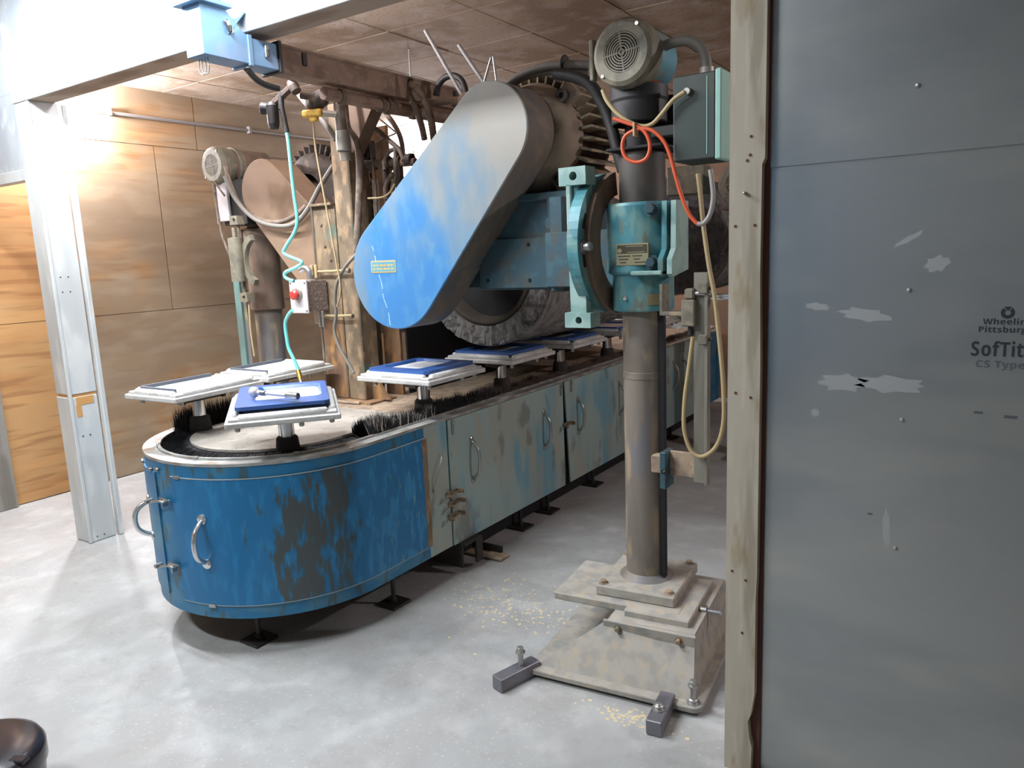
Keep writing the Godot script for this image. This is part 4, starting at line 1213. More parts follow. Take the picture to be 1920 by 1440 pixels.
func front_buffing_head() -> void:
	var M := mats
	var cx := -1.128
	var cz := -2.57
	var h := thing("buffing_head", V(cx, 0, cz), "nearest buffing head on a steel column, with sky blue belt guard and big finned motor", "machine", "")
	var B := Basis(Vector3.UP, 0.105)
	var W := func(x: float, y: float, z: float) -> Vector3: return B * V(x, y, z) + V(cx, 0, cz)
	var T := Transform3D(B, V(cx, 0, cz))
	var flatT := T * Transform3D(Basis(Vector3.RIGHT, V(0, 0, -1), Vector3.UP), Vector3.ZERO)   # outline in (x, -z), thickness upward
	# floor plate and wedge-shaped pedestal
	obj("floor_plate", prism(ns(), rounded(0.64, 0.78, 0.035, Vector2(0.0, -0.055)), 0.016, 0.034, flatT, 0.003), M.base_dust, h)
	var ped := [V(-0.29, 0.034, 0.405), V(0.285, 0.034, 0.405), V(0.285, 0.034, -0.31), V(-0.29, 0.034, -0.31), V(-0.055, 0.205, 0.292), V(0.258, 0.205, 0.275), V(0.258, 0.205, -0.20), V(-0.055, 0.205, -0.20)]
	for f in [[0, 1, 5, 4, 0.012], [1, 2, 6, 5, 0.012], [2, 3, 7, 6, 0.012], [4, 5, 6, 7, 0.012]]:
		var a: Vector3 = T * ped[f[0]]; var b: Vector3 = T * ped[f[1]]; var c2: Vector3 = T * ped[f[2]]; var d2: Vector3 = T * ped[f[3]]
		var inside: Vector3 = W.call(0.1, 0.1, 0.05)
		var n := (b - a).cross(c2 - a).normalized()
		if n.dot(a - inside) < 0: n = -n
		var s := ns()
		var mid := (a + b + c2 + d2) * 0.25 - n * 0.006
		flat(s, [a, b, c2, d2], mid)
		flat(s, [a - n * 0.012, b - n * 0.012, c2 - n * 0.012, d2 - n * 0.012], mid)
		for e in [[a, b], [b, c2], [c2, d2], [d2, a]]: flat(s, [e[0], e[1], e[1] - n * 0.012, e[0] - n * 0.012], mid)
		obj("pedestal_plate", s, M.base_dust, h)
	obj("apron_strip", bx(ns(), W.call(0.10, 0.178, 0.298), V(0.335, 0.062, 0.012), 0.002, B * Basis(Vector3.RIGHT, 0.12)), M.base_dust, h)
	for x in [-0.01, 0.21]:
		obj("apron_bolt", hexbolt(ns(), W.call(x, 0.185, 0.303), B * V(0, 0, 1), 0.010, 0.016), M.brown_light, h)
	# sliding carriage, flange and column
	obj("slide_plate", bx(ns(), W.call(-0.06, 0.2155, 0.045), V(0.49, 0.030, 0.33), 0.004, B), M.base_dust, h)
	obj("adjust_block", bx(ns(), W.call(0.11, 0.209, 0.06), V(0.24, 0.04, 0.37), 0.004, B), M.base_dust, h)
	obj("column_plate", bx(ns(), W.call(0.005, 0.2505, -0.002), V(0.305, 0.041, 0.345), 0.005, B), M.base_dust, h)
	var sc := obj("adjusting_screw", cyl(ns(), W.call(0.23, 0.205, 0.09), W.call(0.31, 0.205, 0.09), 0.010, 12), M.chrome, h)
	obj("screw_collar", cyl(ns(), W.call(0.232, 0.205, 0.09), W.call(0.258, 0.205, 0.09), 0.018, 14), M.old_chrome, sc)
	for q in [[-0.125, 0.145], [0.13, 0.14], [-0.125, -0.15], [0.13, -0.15]]:
		obj("anchor_bolt", hexbolt(ns(), W.call(q[0], 0.270, q[1]), Vector3.UP, 0.014, 0.012), M.dust, h)
	var CT := Transform3D(Basis.IDENTITY, V(cx, 0, cz))
	obj("column_pipe", lathe(ns(), [Vector2(0.105, 0.270), Vector2(0.088, 0.284), Vector2(0.0765, 0.292), Vector2(0.0765, 1.05), Vector2(0.0785, 1.052), Vector2(0.0785, 1.075), Vector2(0.0765, 1.077), Vector2(0.0765, 1.40)], CT, 40), M.pipe_dust, h)
	obj("rack_bar", box6(ns(), cx + 0.060, cx + 0.092, 0.285, 1.35, cz + 0.012, cz + 0.034, 0.001), M.black, h)
	# levelling feet on the floor plate
	for q in [[V(-1.437, 0.027, -1.965), V(-1.385, 0.027, -2.145)], [V(-0.862, 0.027, -2.005), V(-0.884, 0.027, -2.180)]]:
		obj("foot_bar", bar(ns(), q[0], q[1], 0.052, 0.052, 0.003), M.bar_steel, h)
	for q in [[V(-1.405, 0.034, -2.075), 0.085], [V(-0.80, 0.034, -2.19), 0.075], [V(-0.873, 0.053, -2.075), 0.02]]:
		var b := ns()
		cyl(b, q[0], q[0] + V(0, q[1], 0), 0.010, 10)
		hexbolt(b, q[0], Vector3.UP, 0.016, 0.013)
		if q[1] > 0.05: hexbolt(b, q[0] + V(0, q[1] - 0.016, 0), Vector3.UP, 0.013, 0.018)
		obj("levelling_bolt", b, M.zinc, h)
	# teal clamp casting round the column
	var col := obj("clamp_casting", lathe(ns(), [Vector2(0.125, 1.437), Vector2(0.129, 1.444), Vector2(0.129, 1.672), Vector2(0.124, 1.682), Vector2(0.07, 1.686)], CT, 48), M.teal, h)
	obj("casting_foot", lathe(ns(), [Vector2(0.080, 1.300), Vector2(0.108, 1.302), Vector2(0.111, 1.308), Vector2(0.111, 1.430), Vector2(0.121, 1.437), Vector2(0.121, 1.440)], CT, 40), M.teal, h)
	for q in [[0.117, 1.43, 1.69], [0.150, 1.43, 1.665]]:
		var ear := PackedVector2Array([Vector2(0.02, 1.445), Vector2(0.16, 1.425), Vector2(0.175, 1.435), Vector2(0.175, 1.485), Vector2(0.14, 1.52), Vector2(0.135, 1.68), Vector2(0.02, 1.68)])
		obj("clamp_ear", prism(ns(), ear, q[0], q[0] + 0.018, Transform3D(Basis(V(0, 0, 1), V(0, 1, 0), V(1, 0, 0)), V(cx, 0, cz - 0.03)), 0.0), M.teal_pale if q[0] > 0.13 else M.teal, h)
	obj("clamp_shelf", box6(ns(), cx + 0.02, cx + 0.135, 1.432, 1.447, cz + 0.06, cz + 0.155, 0.004), M.teal_pale, h)
	for y in [1.655, 1.475]:
		obj("clamp_bolt", hexbolt(ns(), V(cx + 0.085, y, cz + 0.118), V(0.15, 0, 1).normalized(), 0.019, 0.024), M.teal_dark, h)
	obj("grease_nipple", lathe(ns(), [Vector2(0, 0), Vector2(0.008, 0), Vector2(0.008, 0.01), Vector2(0.004, 0.013), Vector2(0.0055, 0.022), Vector2(0, 0.027)], along(V(cx - 0.02, 1.352, cz + 0.105), V(cx - 0.02, 1.352, cz + 0.2)), 12), M.chrome, h)
	# maker's plate on the casting
	var np := obj("name_plate", box6(ns(), -1.173, -1.050, 1.466, 1.542, cz + 0.112, cz + 0.131, 0.002), M.plate_metal, h)
	obj("plate_field", box6(ns(), -1.168, -1.055, 1.508, 1.537, cz + 0.129, cz + 0.132, 0.0005), M.plate_dark, np)
	for k in 3:
		for j in (3 if k == 2 else 2):
			var x := -1.165 + j * 0.056 + 0.004 * k
			obj("plate_line", box6(ns(), x, x + 0.047 - 0.012 * ((j + k) % 3), 1.497 - k * 0.011, 1.501 - k * 0.011, cz + 0.130, cz + 0.1316, 0.0), M.plate_dark, np)
	obj("plate_seal", cyl(ns(), V(-1.158, 1.518, cz + 0.130), V(-1.158, 1.518, cz + 0.133), 0.0085, 14, 0.0008), M.plate_metal, np)
	lettering(h, "Manufacturing Inc.", V(-1.142, 1.5155, cz + 0.1315), 0.010, 0.080, M.plate_metal)
	for q in [[-1.135, 1.531], [-1.130, 1.5105]]:
		obj("plate_line", box6(ns(), q[0], q[0] + 0.066, q[1], q[1] + 0.0025, cz + 0.1315, cz + 0.1328, 0.0), M.plate_metal, np)
	obj("small_plate", bx(ns(), V(cx + 0.078, 1.345, cz + 0.080), V(0.055, 0.040, 0.003), 0.001, Basis(Vector3.UP, 0.75)), M.plate_metal, h)
	# column above the casting, motor mount and lift motor
	obj("upper_column", lathe(ns(), [Vector2(0.082, 1.68), Vector2(0.082, 1.855), Vector2(0.078, 1.862), Vector2(0.0, 1.862)], CT, 36), M.pipe_dark, h)
	obj("lift_screw_housing", lathe(ns(), [Vector2(0.092, 1.95), Vector2(0.096, 1.955), Vector2(0.096, 2.02), Vector2(0.10, 2.03), Vector2(0.10, 2.07), Vector2(0, 2.075)], Transform3D(Basis.IDENTITY, V(cx + 0.005, 0, cz + 0.03)), 28), M.rubber, h)
	obj("lift_screw", cyl(ns(), V(cx, 1.86, cz + 0.02), V(cx, 1.96, cz + 0.02), 0.045, 16), M.black, h)
	obj("mount_plate", box6(ns(), -1.22, -1.01, 1.862, 1.872, cz - 0.08, cz + 0.10, 0.002), M.black, h)
	obj("mount_back", box6(ns(), -1.24, -0.96, 1.86, 2.06, cz - 0.12, cz - 0.10, 0.002), M.black, h)
	var lm := obj("lift_motor", lathe(ns(), [Vector2(0, -0.235), Vector2(0.08, -0.235), Vector2(0.107, -0.222), Vector2(0.107, -0.080), Vector2(0.0, -0.080)], zaxis(V(-1.122, 2.164, -2.40)), 40), M.motor_blue, h)
	fan_cowl(h, "fan_cowl", V(-1.122, 2.164, -2.40), 0.112, 0.090, M.cowl)
	obj("warning_label", lathe(ns(), [Vector2(0.1072, -0.17), Vector2(0.1082, -0.168), Vector2(0.1082, -0.102), Vector2(0.1072, -0.10)], zaxis(V(-1.122, 2.164, -2.40)), 8, deg_to_rad(-75), deg_to_rad(-48)), M.red_label, lm)
	obj("terminal_lug", box6(ns(), -1.262, -1.246, 2.10, 2.235, -2.47, -2.44, 0.004), M.cowl, h)
	# junction box beside the motor
	var jb := obj("junction_box", box6(ns(), -0.945, -0.806, 1.795, 2.057, -2.565, -2.402, 0.004), M.green_box, h)
	obj("box_lid", box6(ns(), -0.806, -0.786, 1.790, 2.062, -2.57, -2.398, 0.004), M.green_box_lit, jb)  # right side of the box, its lit look put into the colour
	obj("box_seam", box6(ns(), -0.834, -0.8315, 1.81, 2.045, -2.403, -2.4005, 0.0), M.green_box_lit, jb)
	obj("box_bracket", box6(ns(), -1.05, -0.94, 1.89, 1.925, -2.52, -2.47, 0.003), M.rubber, h)
	obj("conduit_nut", lathe(ns(), [Vector2(0.030, 0), Vector2(0.030, 0.018), Vector2(0.024, 0.022), Vector2(0.024, 0.04), Vector2(0, 0.04)], Transform3D(Basis.IDENTITY, V(-0.875, 2.055, -2.52)), 8), M.tape, jb)
	obj("cable_gland", cyl(ns(), V(-0.893, 2.006, -2.405), V(-0.893, 2.006, -2.385), 0.012, 10), M.old_chrome, jb)
	# quadrant plate, lug blocks and the arm that carries the arbor housing
	var QT := Transform3D(Basis(V(0, 0, 1), V(0, 1, 0), V(1, 0, 0)), V(-1.302, 1.545, cz))
	var qd := crescent(h, QT, 0.165, 0.252, deg_to_rad(-88), deg_to_rad(88), 0.042, M.teal)
	for a in [22.0, -14.0]:
		obj("slot", bx(ns(), QT * (V(cos(deg_to_rad(a)), sin(deg_to_rad(a)), 0) * 0.212 + V(0, 0, 0.0425)), V(0.002, 0.055, 0.018), 0.0, Basis(Vector3.RIGHT, -deg_to_rad(a))), M.black, qd)
	obj("quadrant_bolt", hexbolt(ns(), QT * V(0.212, -0.008, 0.042), Vector3.RIGHT, 0.018, 0.026), M.zinc, h)
	crescent(h, Transform3D(QT.basis, V(-1.268, 1.545, cz - 0.06)), 0.180, 0.262, deg_to_rad(-80), deg_to_rad(80), 0.03, M.brown)
	obj("link_plate", box6(ns(), -1.338, -1.318, 1.57, 1.758, -2.44, -2.385, 0.004), M.teal_pale, h)
	obj("link_plate", box6(ns(), -1.318, -1.296, 1.60, 1.758, -2.45, -2.40, 0.004), M.teal, h)
	obj("link_plate", prism(ns(), PackedVector2Array([Vector2(-1.335, 1.29), Vector2(-1.338, 1.452), Vector2(-1.316, 1.452), Vector2(-1.300, 1.41), Vector2(-1.272, 1.36), Vector2(-1.272, 1.29)]), -2.43, -2.395), M.teal_pale, h)
	clevis_block(h, -1.365, -1.258, 1.752, 1.8145, -2.46, -2.385, M.teal_pale)
	clevis_block(h, -1.356, -1.251, 1.250, 1.304, -2.46, -2.385, M.teal_pale)
	obj("arm_web", box6(ns(), -1.56, -1.20, 1.385, 1.60, -2.70, -2.60, 0.004), M.teal_dark, h)
	obj("arm_post", box6(ns(), -1.56, -1.50, 1.365, 1.74, -2.70, -2.64, 0.004), M.teal_dark, h)
	var hs := obj("arbor_housing", box6(ns(), -1.97, -1.52, 1.37, 1.765, -3.12, -2.712, 0.006), M.teal_dark, h)
	obj("housing_top_rail", box6(ns(), -1.97, -1.50, 1.735, 1.765, -2.74, -2.69, 0.003), M.teal_dark, hs)
	obj("housing_rib", box6(ns(), -1.60, -1.555, 1.59, 1.74, -2.715, -2.69, 0.003), M.teal_dark, hs)
	obj("pivot_boss", cyl(ns(), V(-1.575, 1.64, -2.70), V(-1.575, 1.64, -2.675), 0.028, 16), M.teal_dark, hs)
	var cp := obj("cover_plate", box6(ns(), -1.943, -1.560, 1.378, 1.588, -2.712, -2.700, 0.003), M.teal_dark, h)
	for x in [-1.915, -1.70, -1.59]:
		for y in [1.412, 1.560]:
			obj("plate_bolt", cyl(ns(), V(x, y, -2.702), V(x, y, -2.694), 0.008, 10), M.black, cp)
	obj("arbor_tube", cyl(ns(), V(-2.30, 1.463, -2.74), V(-2.30, 1.463, -3.16), 0.085, 24), M.brown, h)
	obj("housing_gusset", prism(ns(), PackedVector2Array([Vector2(-2.30, 1.38), Vector2(-1.95, 1.38), Vector2(-1.95, 1.75), Vector2(-2.05, 1.75)]), -2.95, -2.78), M.teal_dark, h)
	# belt guard
	var gp := pulleys(Vector2(-2.300, 1.461), 0.250, Vector2(-1.753, 2.008), 0.182, 30)
	var g := obj("belt_guard", prism(ns(), gp, -2.72, -2.528, Transform3D.IDENTITY, 0.0, true), M.guard_side, h)
	obj("guard_face", prism(ns(), gp, -2.528, -2.520, Transform3D.IDENTITY, 0.004, true), M.guard, g)
	obj("guard_backing", prism(ns(), pulleys(Vector2(-2.300, 1.461), 0.243, Vector2(-1.753, 2.008), 0.176, 24), -2.735, -2.718), M.brown, g)
	var tg := obj("guard_tag", prism(ns(), rounded(0.150, 0.054, 0.006, Vector2(-2.3575, 1.4905)), -2.521, -2.5185, Transform3D.IDENTITY, 0.0005), M.gold, g)
	obj("tag_field", prism(ns(), rounded(0.138, 0.043, 0.004, Vector2(-2.3575, 1.4905)), -2.5186, -2.5179), M.motor_blue, tg)
	for k in 2:
		for j in 6:
			obj("tag_stroke", box6(ns(), -2.420 + j * 0.0215, -2.406 + j * 0.0215 + 0.004 * ((j + k) % 2), 1.4775 + k * 0.016, 1.4845 + k * 0.016, -2.518, -2.5175, 0.0), M.gold, tg)
	# drive motor behind the guard's upper end
	finned_motor(h, V(-1.735, 2.00, 0), 0.272, -2.73, -2.84, -3.16, null, M.fin)
	for q in [[40.0, 0.225], [-52.0, 0.225], [128.0, 0.225]]:
		var a := deg_to_rad(q[0])
		var p: Vector3 = V(-1.735, 2.00, -2.82) + V(cos(a), sin(a), 0) * q[1]
		var lug := obj("motor_lug", bx(ns(), p, V(0.10, 0.07, 0.06), 0.008, Basis(Vector3.BACK, a)), M.motor_bell, h)
		obj("lug_eye", lathe(ns(), [Vector2(0.012, 0.0), Vector2(0.026, 0.0), Vector2(0.026, 0.02), Vector2(0.012, 0.02), Vector2(0.012, 0.0)], zaxis(p + V(0, 0, 0.028)), 16), M.motor, lug)
	buff_wheel(h, V(-2.30, 1.463, 0), 0.417, -3.20, -4.45)
	# lift arm with limit switch at the column's right
	var ab := obj("trip_bar", box6(ns(), -0.893, -0.849, 0.708, 1.437, -2.46, -2.450, 0.001), M.trip, h)
	obj("bar_flange", box6(ns(), -0.849, -0.838, 0.708, 1.437, -2.46, -2.43, 0.001), M.trip, ab)
	obj("arm_clamp", box6(ns(), -1.008, -0.985, 0.675, 0.81, -2.50, -2.42, 0.003), M.teal_dark, h)
	obj("clamp_screw", hexbolt(ns(), V(-0.992, 0.74, -2.425), V(0.6, 0, 0.8), 0.008, 0.012), M.dark_steel, h)
	obj("arm_plate", box6(ns(), -1.01, -0.85, 0.718, 0.808, -2.475, -2.462, 0.002), M.dust, h)
	obj("arm_strap", box6(ns(), -1.07, -0.985, 0.71, 0.775, -2.56, -2.49, 0.003), M.dust, h)
	var ls := obj("limit_switch", box6(ns(), -0.927, -0.880, 1.258, 1.348, -2.47, -2.42, 0.004), M.cowl, h)
	obj("switch_head", box6(ns(), -0.918, -0.884, 1.348, 1.385, -2.465, -2.425, 0.006), M.cowl, ls)
	obj("roller_lever", cyl(ns(), V(-0.884, 1.368, -2.44), V(-0.83, 1.368, -2.44), 0.008, 10), M.zinc, ls)
	obj("switch_gland", cyl(ns(), V(-0.902, 1.258, -2.445), V(-0.902, 1.225, -2.445), 0.010, 10), M.rubber, ls)
	for y in [1.385, 1.215]:
		obj("trip_dog", box6(ns(), -0.868, -0.836, y - 0.017, y + 0.017, -2.452, -2.42, 0.003), M.cowl, ab)
		obj("dog_screw", cyl(ns(), V(-0.836, y, -2.436), V(-0.822, y, -2.436), 0.006, 8), M.dark_steel, ab)
	obj("switch_bracket", box6(ns(), -1.01, -0.92, 1.292, 1.306, -2.49, -2.44, 0.002), M.pipe_dust, h)
	obj("bracket_leg", box6(ns(), -1.012, -1.0, 1.292, 1.40, -2.50, -2.44, 0.002), M.cowl, h)
	obj("roller_shaft", cyl(ns(), V(-0.85, 1.352, -2.46), V(-0.74, 1.358, -2.47), 0.012, 12), M.chrome, h)

func rear_buffing_head() -> void:
	var M := mats
	var h := thing("buffing_head", V(-3.74, 0, -2.97), "brown dusty buffing head beyond the conveyor, left of the rusty post", "machine", "")
	var CT := Transform3D(Basis.IDENTITY, V(-3.93, 0, -3.12))
	obj("floor_plate", box6(ns(), -4.19, -3.67, 0.012, 0.03, -3.40, -2.85, 0.004), M.base_dust, h)
	obj("pedestal", box6(ns(), -4.09, -3.77, 0.03, 0.22, -3.28, -2.96, 0.006), M.base_dust, h)
	obj("column_pipe", lathe(ns(), [Vector2(0.11, 0.22), Vector2(0.085, 0.24), Vector2(0.085, 1.28)], CT, 32), M.pipe_dust, h)
	obj("clamp_casting", lathe(ns(), [Vector2(0.09, 1.24), Vector2(0.105, 1.245), Vector2(0.105, 1.74), Vector2(0.08, 1.75), Vector2(0.08, 1.95), Vector2(0, 1.95)], CT, 32), M.brown, h)
	# lug blocks and slotted link at the casting's left
	for y in [1.782, 1.335]: clevis_block(h, -3.835 if y > 1.5 else -3.815, -3.765 if y > 1.5 else -3.745, y - 0.026, y + 0.026, -2.88, -2.83, M.cowl)
	obj("link_rod", cyl(ns(), V(-3.795, 1.36, -2.855), V(-3.795, 1.76, -2.855), 0.008, 8), M.cowl, h)
	crescent(h, Transform3D(Basis.IDENTITY, V(-3.62, 1.55, -2.87)), 0.125, 0.160, deg_to_rad(115), deg_to_rad(245), 0.03, M.cowl)
	obj("lift_cylinder", lathe(ns(), [Vector2(0, 1.43), Vector2(0.04, 1.43), Vector2(0.04, 1.68), Vector2(0.012, 1.685), Vector2(0.012, 1.74), Vector2(0, 1.74)], Transform3D(Basis.IDENTITY, V(-3.79, 0, -2.82)), 20), M.cowl, h)
	obj("trip_bar", box6(ns(), -3.93, -3.875, 0.70, 1.465, -2.90, -2.88, 0.002), M.teal_old, h)
	obj("bar_flange", box6(ns(), -3.875, -3.845, 0.70, 1.465, -2.91, -2.895, 0.002), M.pipe_dust, h)
	obj("arm_plate", box6(ns(), -3.875, -3.70, 0.72, 0.80, -2.93, -2.91, 0.002), M.dust, h)
	# belt guard slanting down to the right, motor behind it
	var gp := pulleys(Vector2(-3.125, 1.44), 0.215, Vector2(-3.64, 1.94), 0.178, 26)
	obj("belt_guard", prism(ns(), gp, -3.10, -2.92, Transform3D.IDENTITY, 0.006, true), M.guard2, h)
	obj("cover_plate", box6(ns(), -3.64, -3.30, 1.34, 1.56, -3.14, -3.115, 0.003), M.cowl, h)
	for q in [[-3.61, 1.37], [-3.5, 1.37], [-3.61, 1.53]]:
		obj("plate_bolt", cyl(ns(), V(q[0], q[1], -3.118), V(q[0], q[1], -3.108), 0.007, 8), M.black, h)
	finned_motor(h, V(-3.47, 1.915, 0), 0.29, -3.11, -3.17, -3.62, M.motor, M.motor)
	obj("lifting_eye", lathe(ns(), [Vector2(0.014, 0), Vector2(0.03, 0.004), Vector2(0.03, 0.016), Vector2(0.014, 0.02), Vector2(0.014, 0)], Transform3D(Basis(V(0, 0, 1), V(1, 0, 0), V(0, 1, 0)), V(-3.47, 2.235, -3.35)), 16), M.motor, h)
	# lift motor and its box
	var lm := obj("lift_motor", lathe(ns(), [Vector2(0, -0.40), Vector2(0.09, -0.40), Vector2(0.105, -0.37), Vector2(0.105, -0.09), Vector2(0, -0.09)], zaxis(V(-4.045, 2.12, -2.90)), 32), M.brown, h)
	fan_cowl(h, "fan_cowl", V(-4.045, 2.12, -2.90), 0.112, 0.10, M.cowl)
	obj("motor_strap", lathe(ns(), [Vector2(0.106, -0.17), Vector2(0.114, -0.165), Vector2(0.114, -0.13), Vector2(0.106, -0.125)], zaxis(V(-4.045, 2.12, -2.90)), 28), M.cowl, lm)
	obj("motor_shelf", box6(ns(), -4.06, -3.70, 1.93, 1.96, -3.25, -2.98, 0.003), M.brown, h)
	var jb := obj("junction_box", box6(ns(), -4.055, -3.84, 1.765, 2.03, -3.12, -2.955, 0.004), M.rubber, h)
	obj("box_lid", box6(ns(), -4.075, -3.975, 1.79, 2.02, -2.955, -2.935, 0.004), M.box_face, jb)
	obj("lid_rim", box6(ns(), -4.10, -4.078, 1.775, 2.03, -2.96, -2.935, 0.003), M.cowl, jb)
	buff_wheel(h, V(-3.09, 1.40, 0), 0.32, -3.30, -4.2)

func third_buffing_head() -> void:
	var M := mats
	var h := thing("buffing_head", V(-1.30, 0, -5.2), "farthest buffing head glimpsed between the steel column and the wooden stud", "machine", "")
	var CT := Transform3D(Basis.IDENTITY, V(-1.25, 0, -5.25))
	obj("floor_plate", box6(ns(), -1.55, -0.95, 0.012, 0.03, -5.55, -4.95, 0.004), M.base_dust, h)
	obj("pedestal", box6(ns(), -1.42, -1.08, 0.03, 0.22, -5.42, -5.08, 0.006), M.base_dust, h)
	obj("column_pipe", lathe(ns(), [Vector2(0.11, 0.22), Vector2(0.0765, 0.24), Vector2(0.0765, 1.75), Vector2(0, 1.75)], CT, 28), M.pipe_dust, h)
	obj("clamp_casting", lathe(ns(), [Vector2(0.08, 1.3), Vector2(0.125, 1.31), Vector2(0.125, 1.66), Vector2(0.08, 1.67)], CT, 28), M.teal_dark, h)
	buff_wheel(h, V(-2.17, 1.60, 0), 0.44, -5.42, -6.4)
	obj("face_disc", lathe(ns(), [Vector2(0.42, -5.44), Vector2(0.42, -5.405), Vector2(0.40, -5.40), Vector2(0, -5.40)], zaxis(V(-2.17, 1.60, 0)), 48), M.buff_face, h)
	var lm := obj("lift_motor", lathe(ns(), [Vector2(0, -0.42), Vector2(0.09, -0.42), Vector2(0.115, -0.38), Vector2(0.115, -0.1), Vector2(0, -0.1)], zaxis(V(-1.47, 1.895, -4.72)), 28), M.motor_blue, h)
	fan_cowl(h, "fan_cowl", V(-1.445, 1.895, -4.72), 0.128, 0.11, M.cowl)
	obj("motor_shelf", box6(ns(), -1.60, -1.20, 1.745, 1.765, -5.3, -4.85, 0.003), M.brown, h)
	obj("junction_box", box6(ns(), -1.47, -1.25, 1.70, 1.76, -5.2, -4.9, 0.003), M.brown, h)
	obj("terminal_box", box6(ns(), -1.95, -1.70, 1.86, 2.04, -4.98, -4.84, 0.005), M.cowl, h)

func support_post() -> void:
	var M := mats
	var p := thing("support_post", V(-2.86, TOP, -2.80), "rusty square post with a flat dusty plate, standing on the conveyor deck", "post")
	obj("base_plate", box6(ns(), -3.09, -2.70, TOP, TOP + 0.016, -2.92, -2.72, 0.003), M.rust_post, p)
	var fp := obj("flat_plate", box6(ns(), -3.06, -2.895, TOP + 0.014, 1.815, -2.775, -2.765, 0.001), M.brown_light, p)
	obj("plate_lip", box6(ns(), -3.066, -3.054, TOP + 0.014, 1.82, -2.785, -2.759, 0.001), M.old_chrome, fp)
	obj("plate_top", box6(ns(), -3.06, -2.895, 1.805, 1.817, -2.785, -2.738, 0.001), M.brown_light, fp)
	obj("lower_scuff", box6(ns(), -3.045, -2.90, TOP + 0.02, 1.22, -2.766, -2.762, 0.001), M.rust_post, fp)
	obj("square_tube", box6(ns(), -2.893, -2.775, TOP + 0.014, 2.29, -2.885, -2.765, 0.006), M.brown_light, p)
	obj("gusset", prism(ns(), PackedVector2Array([Vector2(-2.775, TOP + 0.016), Vector2(-2.665, TOP + 0.016), Vector2(-2.775, TOP + 0.16)]), -2.84, -2.82), M.rust_post, p)
	obj("top_bracket", prism(ns(), PackedVector2Array([Vector2(-2.89, 2.285), Vector2(-2.60, 2.30), Vector2(-2.60, 2.26), Vector2(-2.76, 2.05), Vector2(-2.775, 2.05), Vector2(-2.89, 2.2)]), -2.87, -2.79), M.brown, p)
	for y in [[1.474, -3.02], [1.245, -3.025]]:
		var r := obj("rung", tube(ns(), [V(y[1], y[0], -2.735), V(-2.90, y[0], -2.732), V(-2.80, y[0] + 0.004, -2.735)], 0.007, 8, 2), M.tan, p)
		obj("rung_tie", cyl(ns(), V(-2.81, y[0], -2.74), V(-2.795, y[0], -2.74), 0.012, 8), M.hose_dark, r)
	obj("foot_rod", cyl(ns(), V(-3.0, TOP + 0.012, -2.70), V(-2.76, TOP + 0.012, -2.705), 0.009, 8), M.dust, p)
	for q in [[-3.00, 1.71], [-2.985, 1.60], [-2.95, 1.53]]:
		obj("plate_bolt", hexbolt(ns(), V(q[0], q[1], -2.765), Vector3.BACK, 0.007, 0.006), M.brown, fp)
	# a second rusty post behind it, seen between the first one and the wheel
	var r := thing("rusty_leg", V(-2.80, TOP, -3.02), "dark rusty flat leg standing behind the square post, left of the wheel", "post")
	obj("flange", box6(ns(), -2.855, -2.735, TOP, 2.2, -3.03, -3.01, 0.002), M.rust_post, r)
	obj("web", box6(ns(), -2.91, -2.885, TOP, 2.2, -3.03, -2.99, 0.002), M.brown_light, r)
	# added black hood for the dark shade behind the wheel
	var d := thing("shade_backdrop", V(-2.73, TOP, -3.9), "added black hood standing behind the buffing wheel on the deck", "backdrop")
	obj("back_sheet", box6(ns(), -2.74, -2.728, TOP + 0.004, 1.95, -5.2, -3.06, 0.002), M.black, d)
	obj("roof_sheet", box6(ns(), -2.745, -2.60, 1.95, 1.962, -5.2, -3.30, 0.002), M.brown, d)

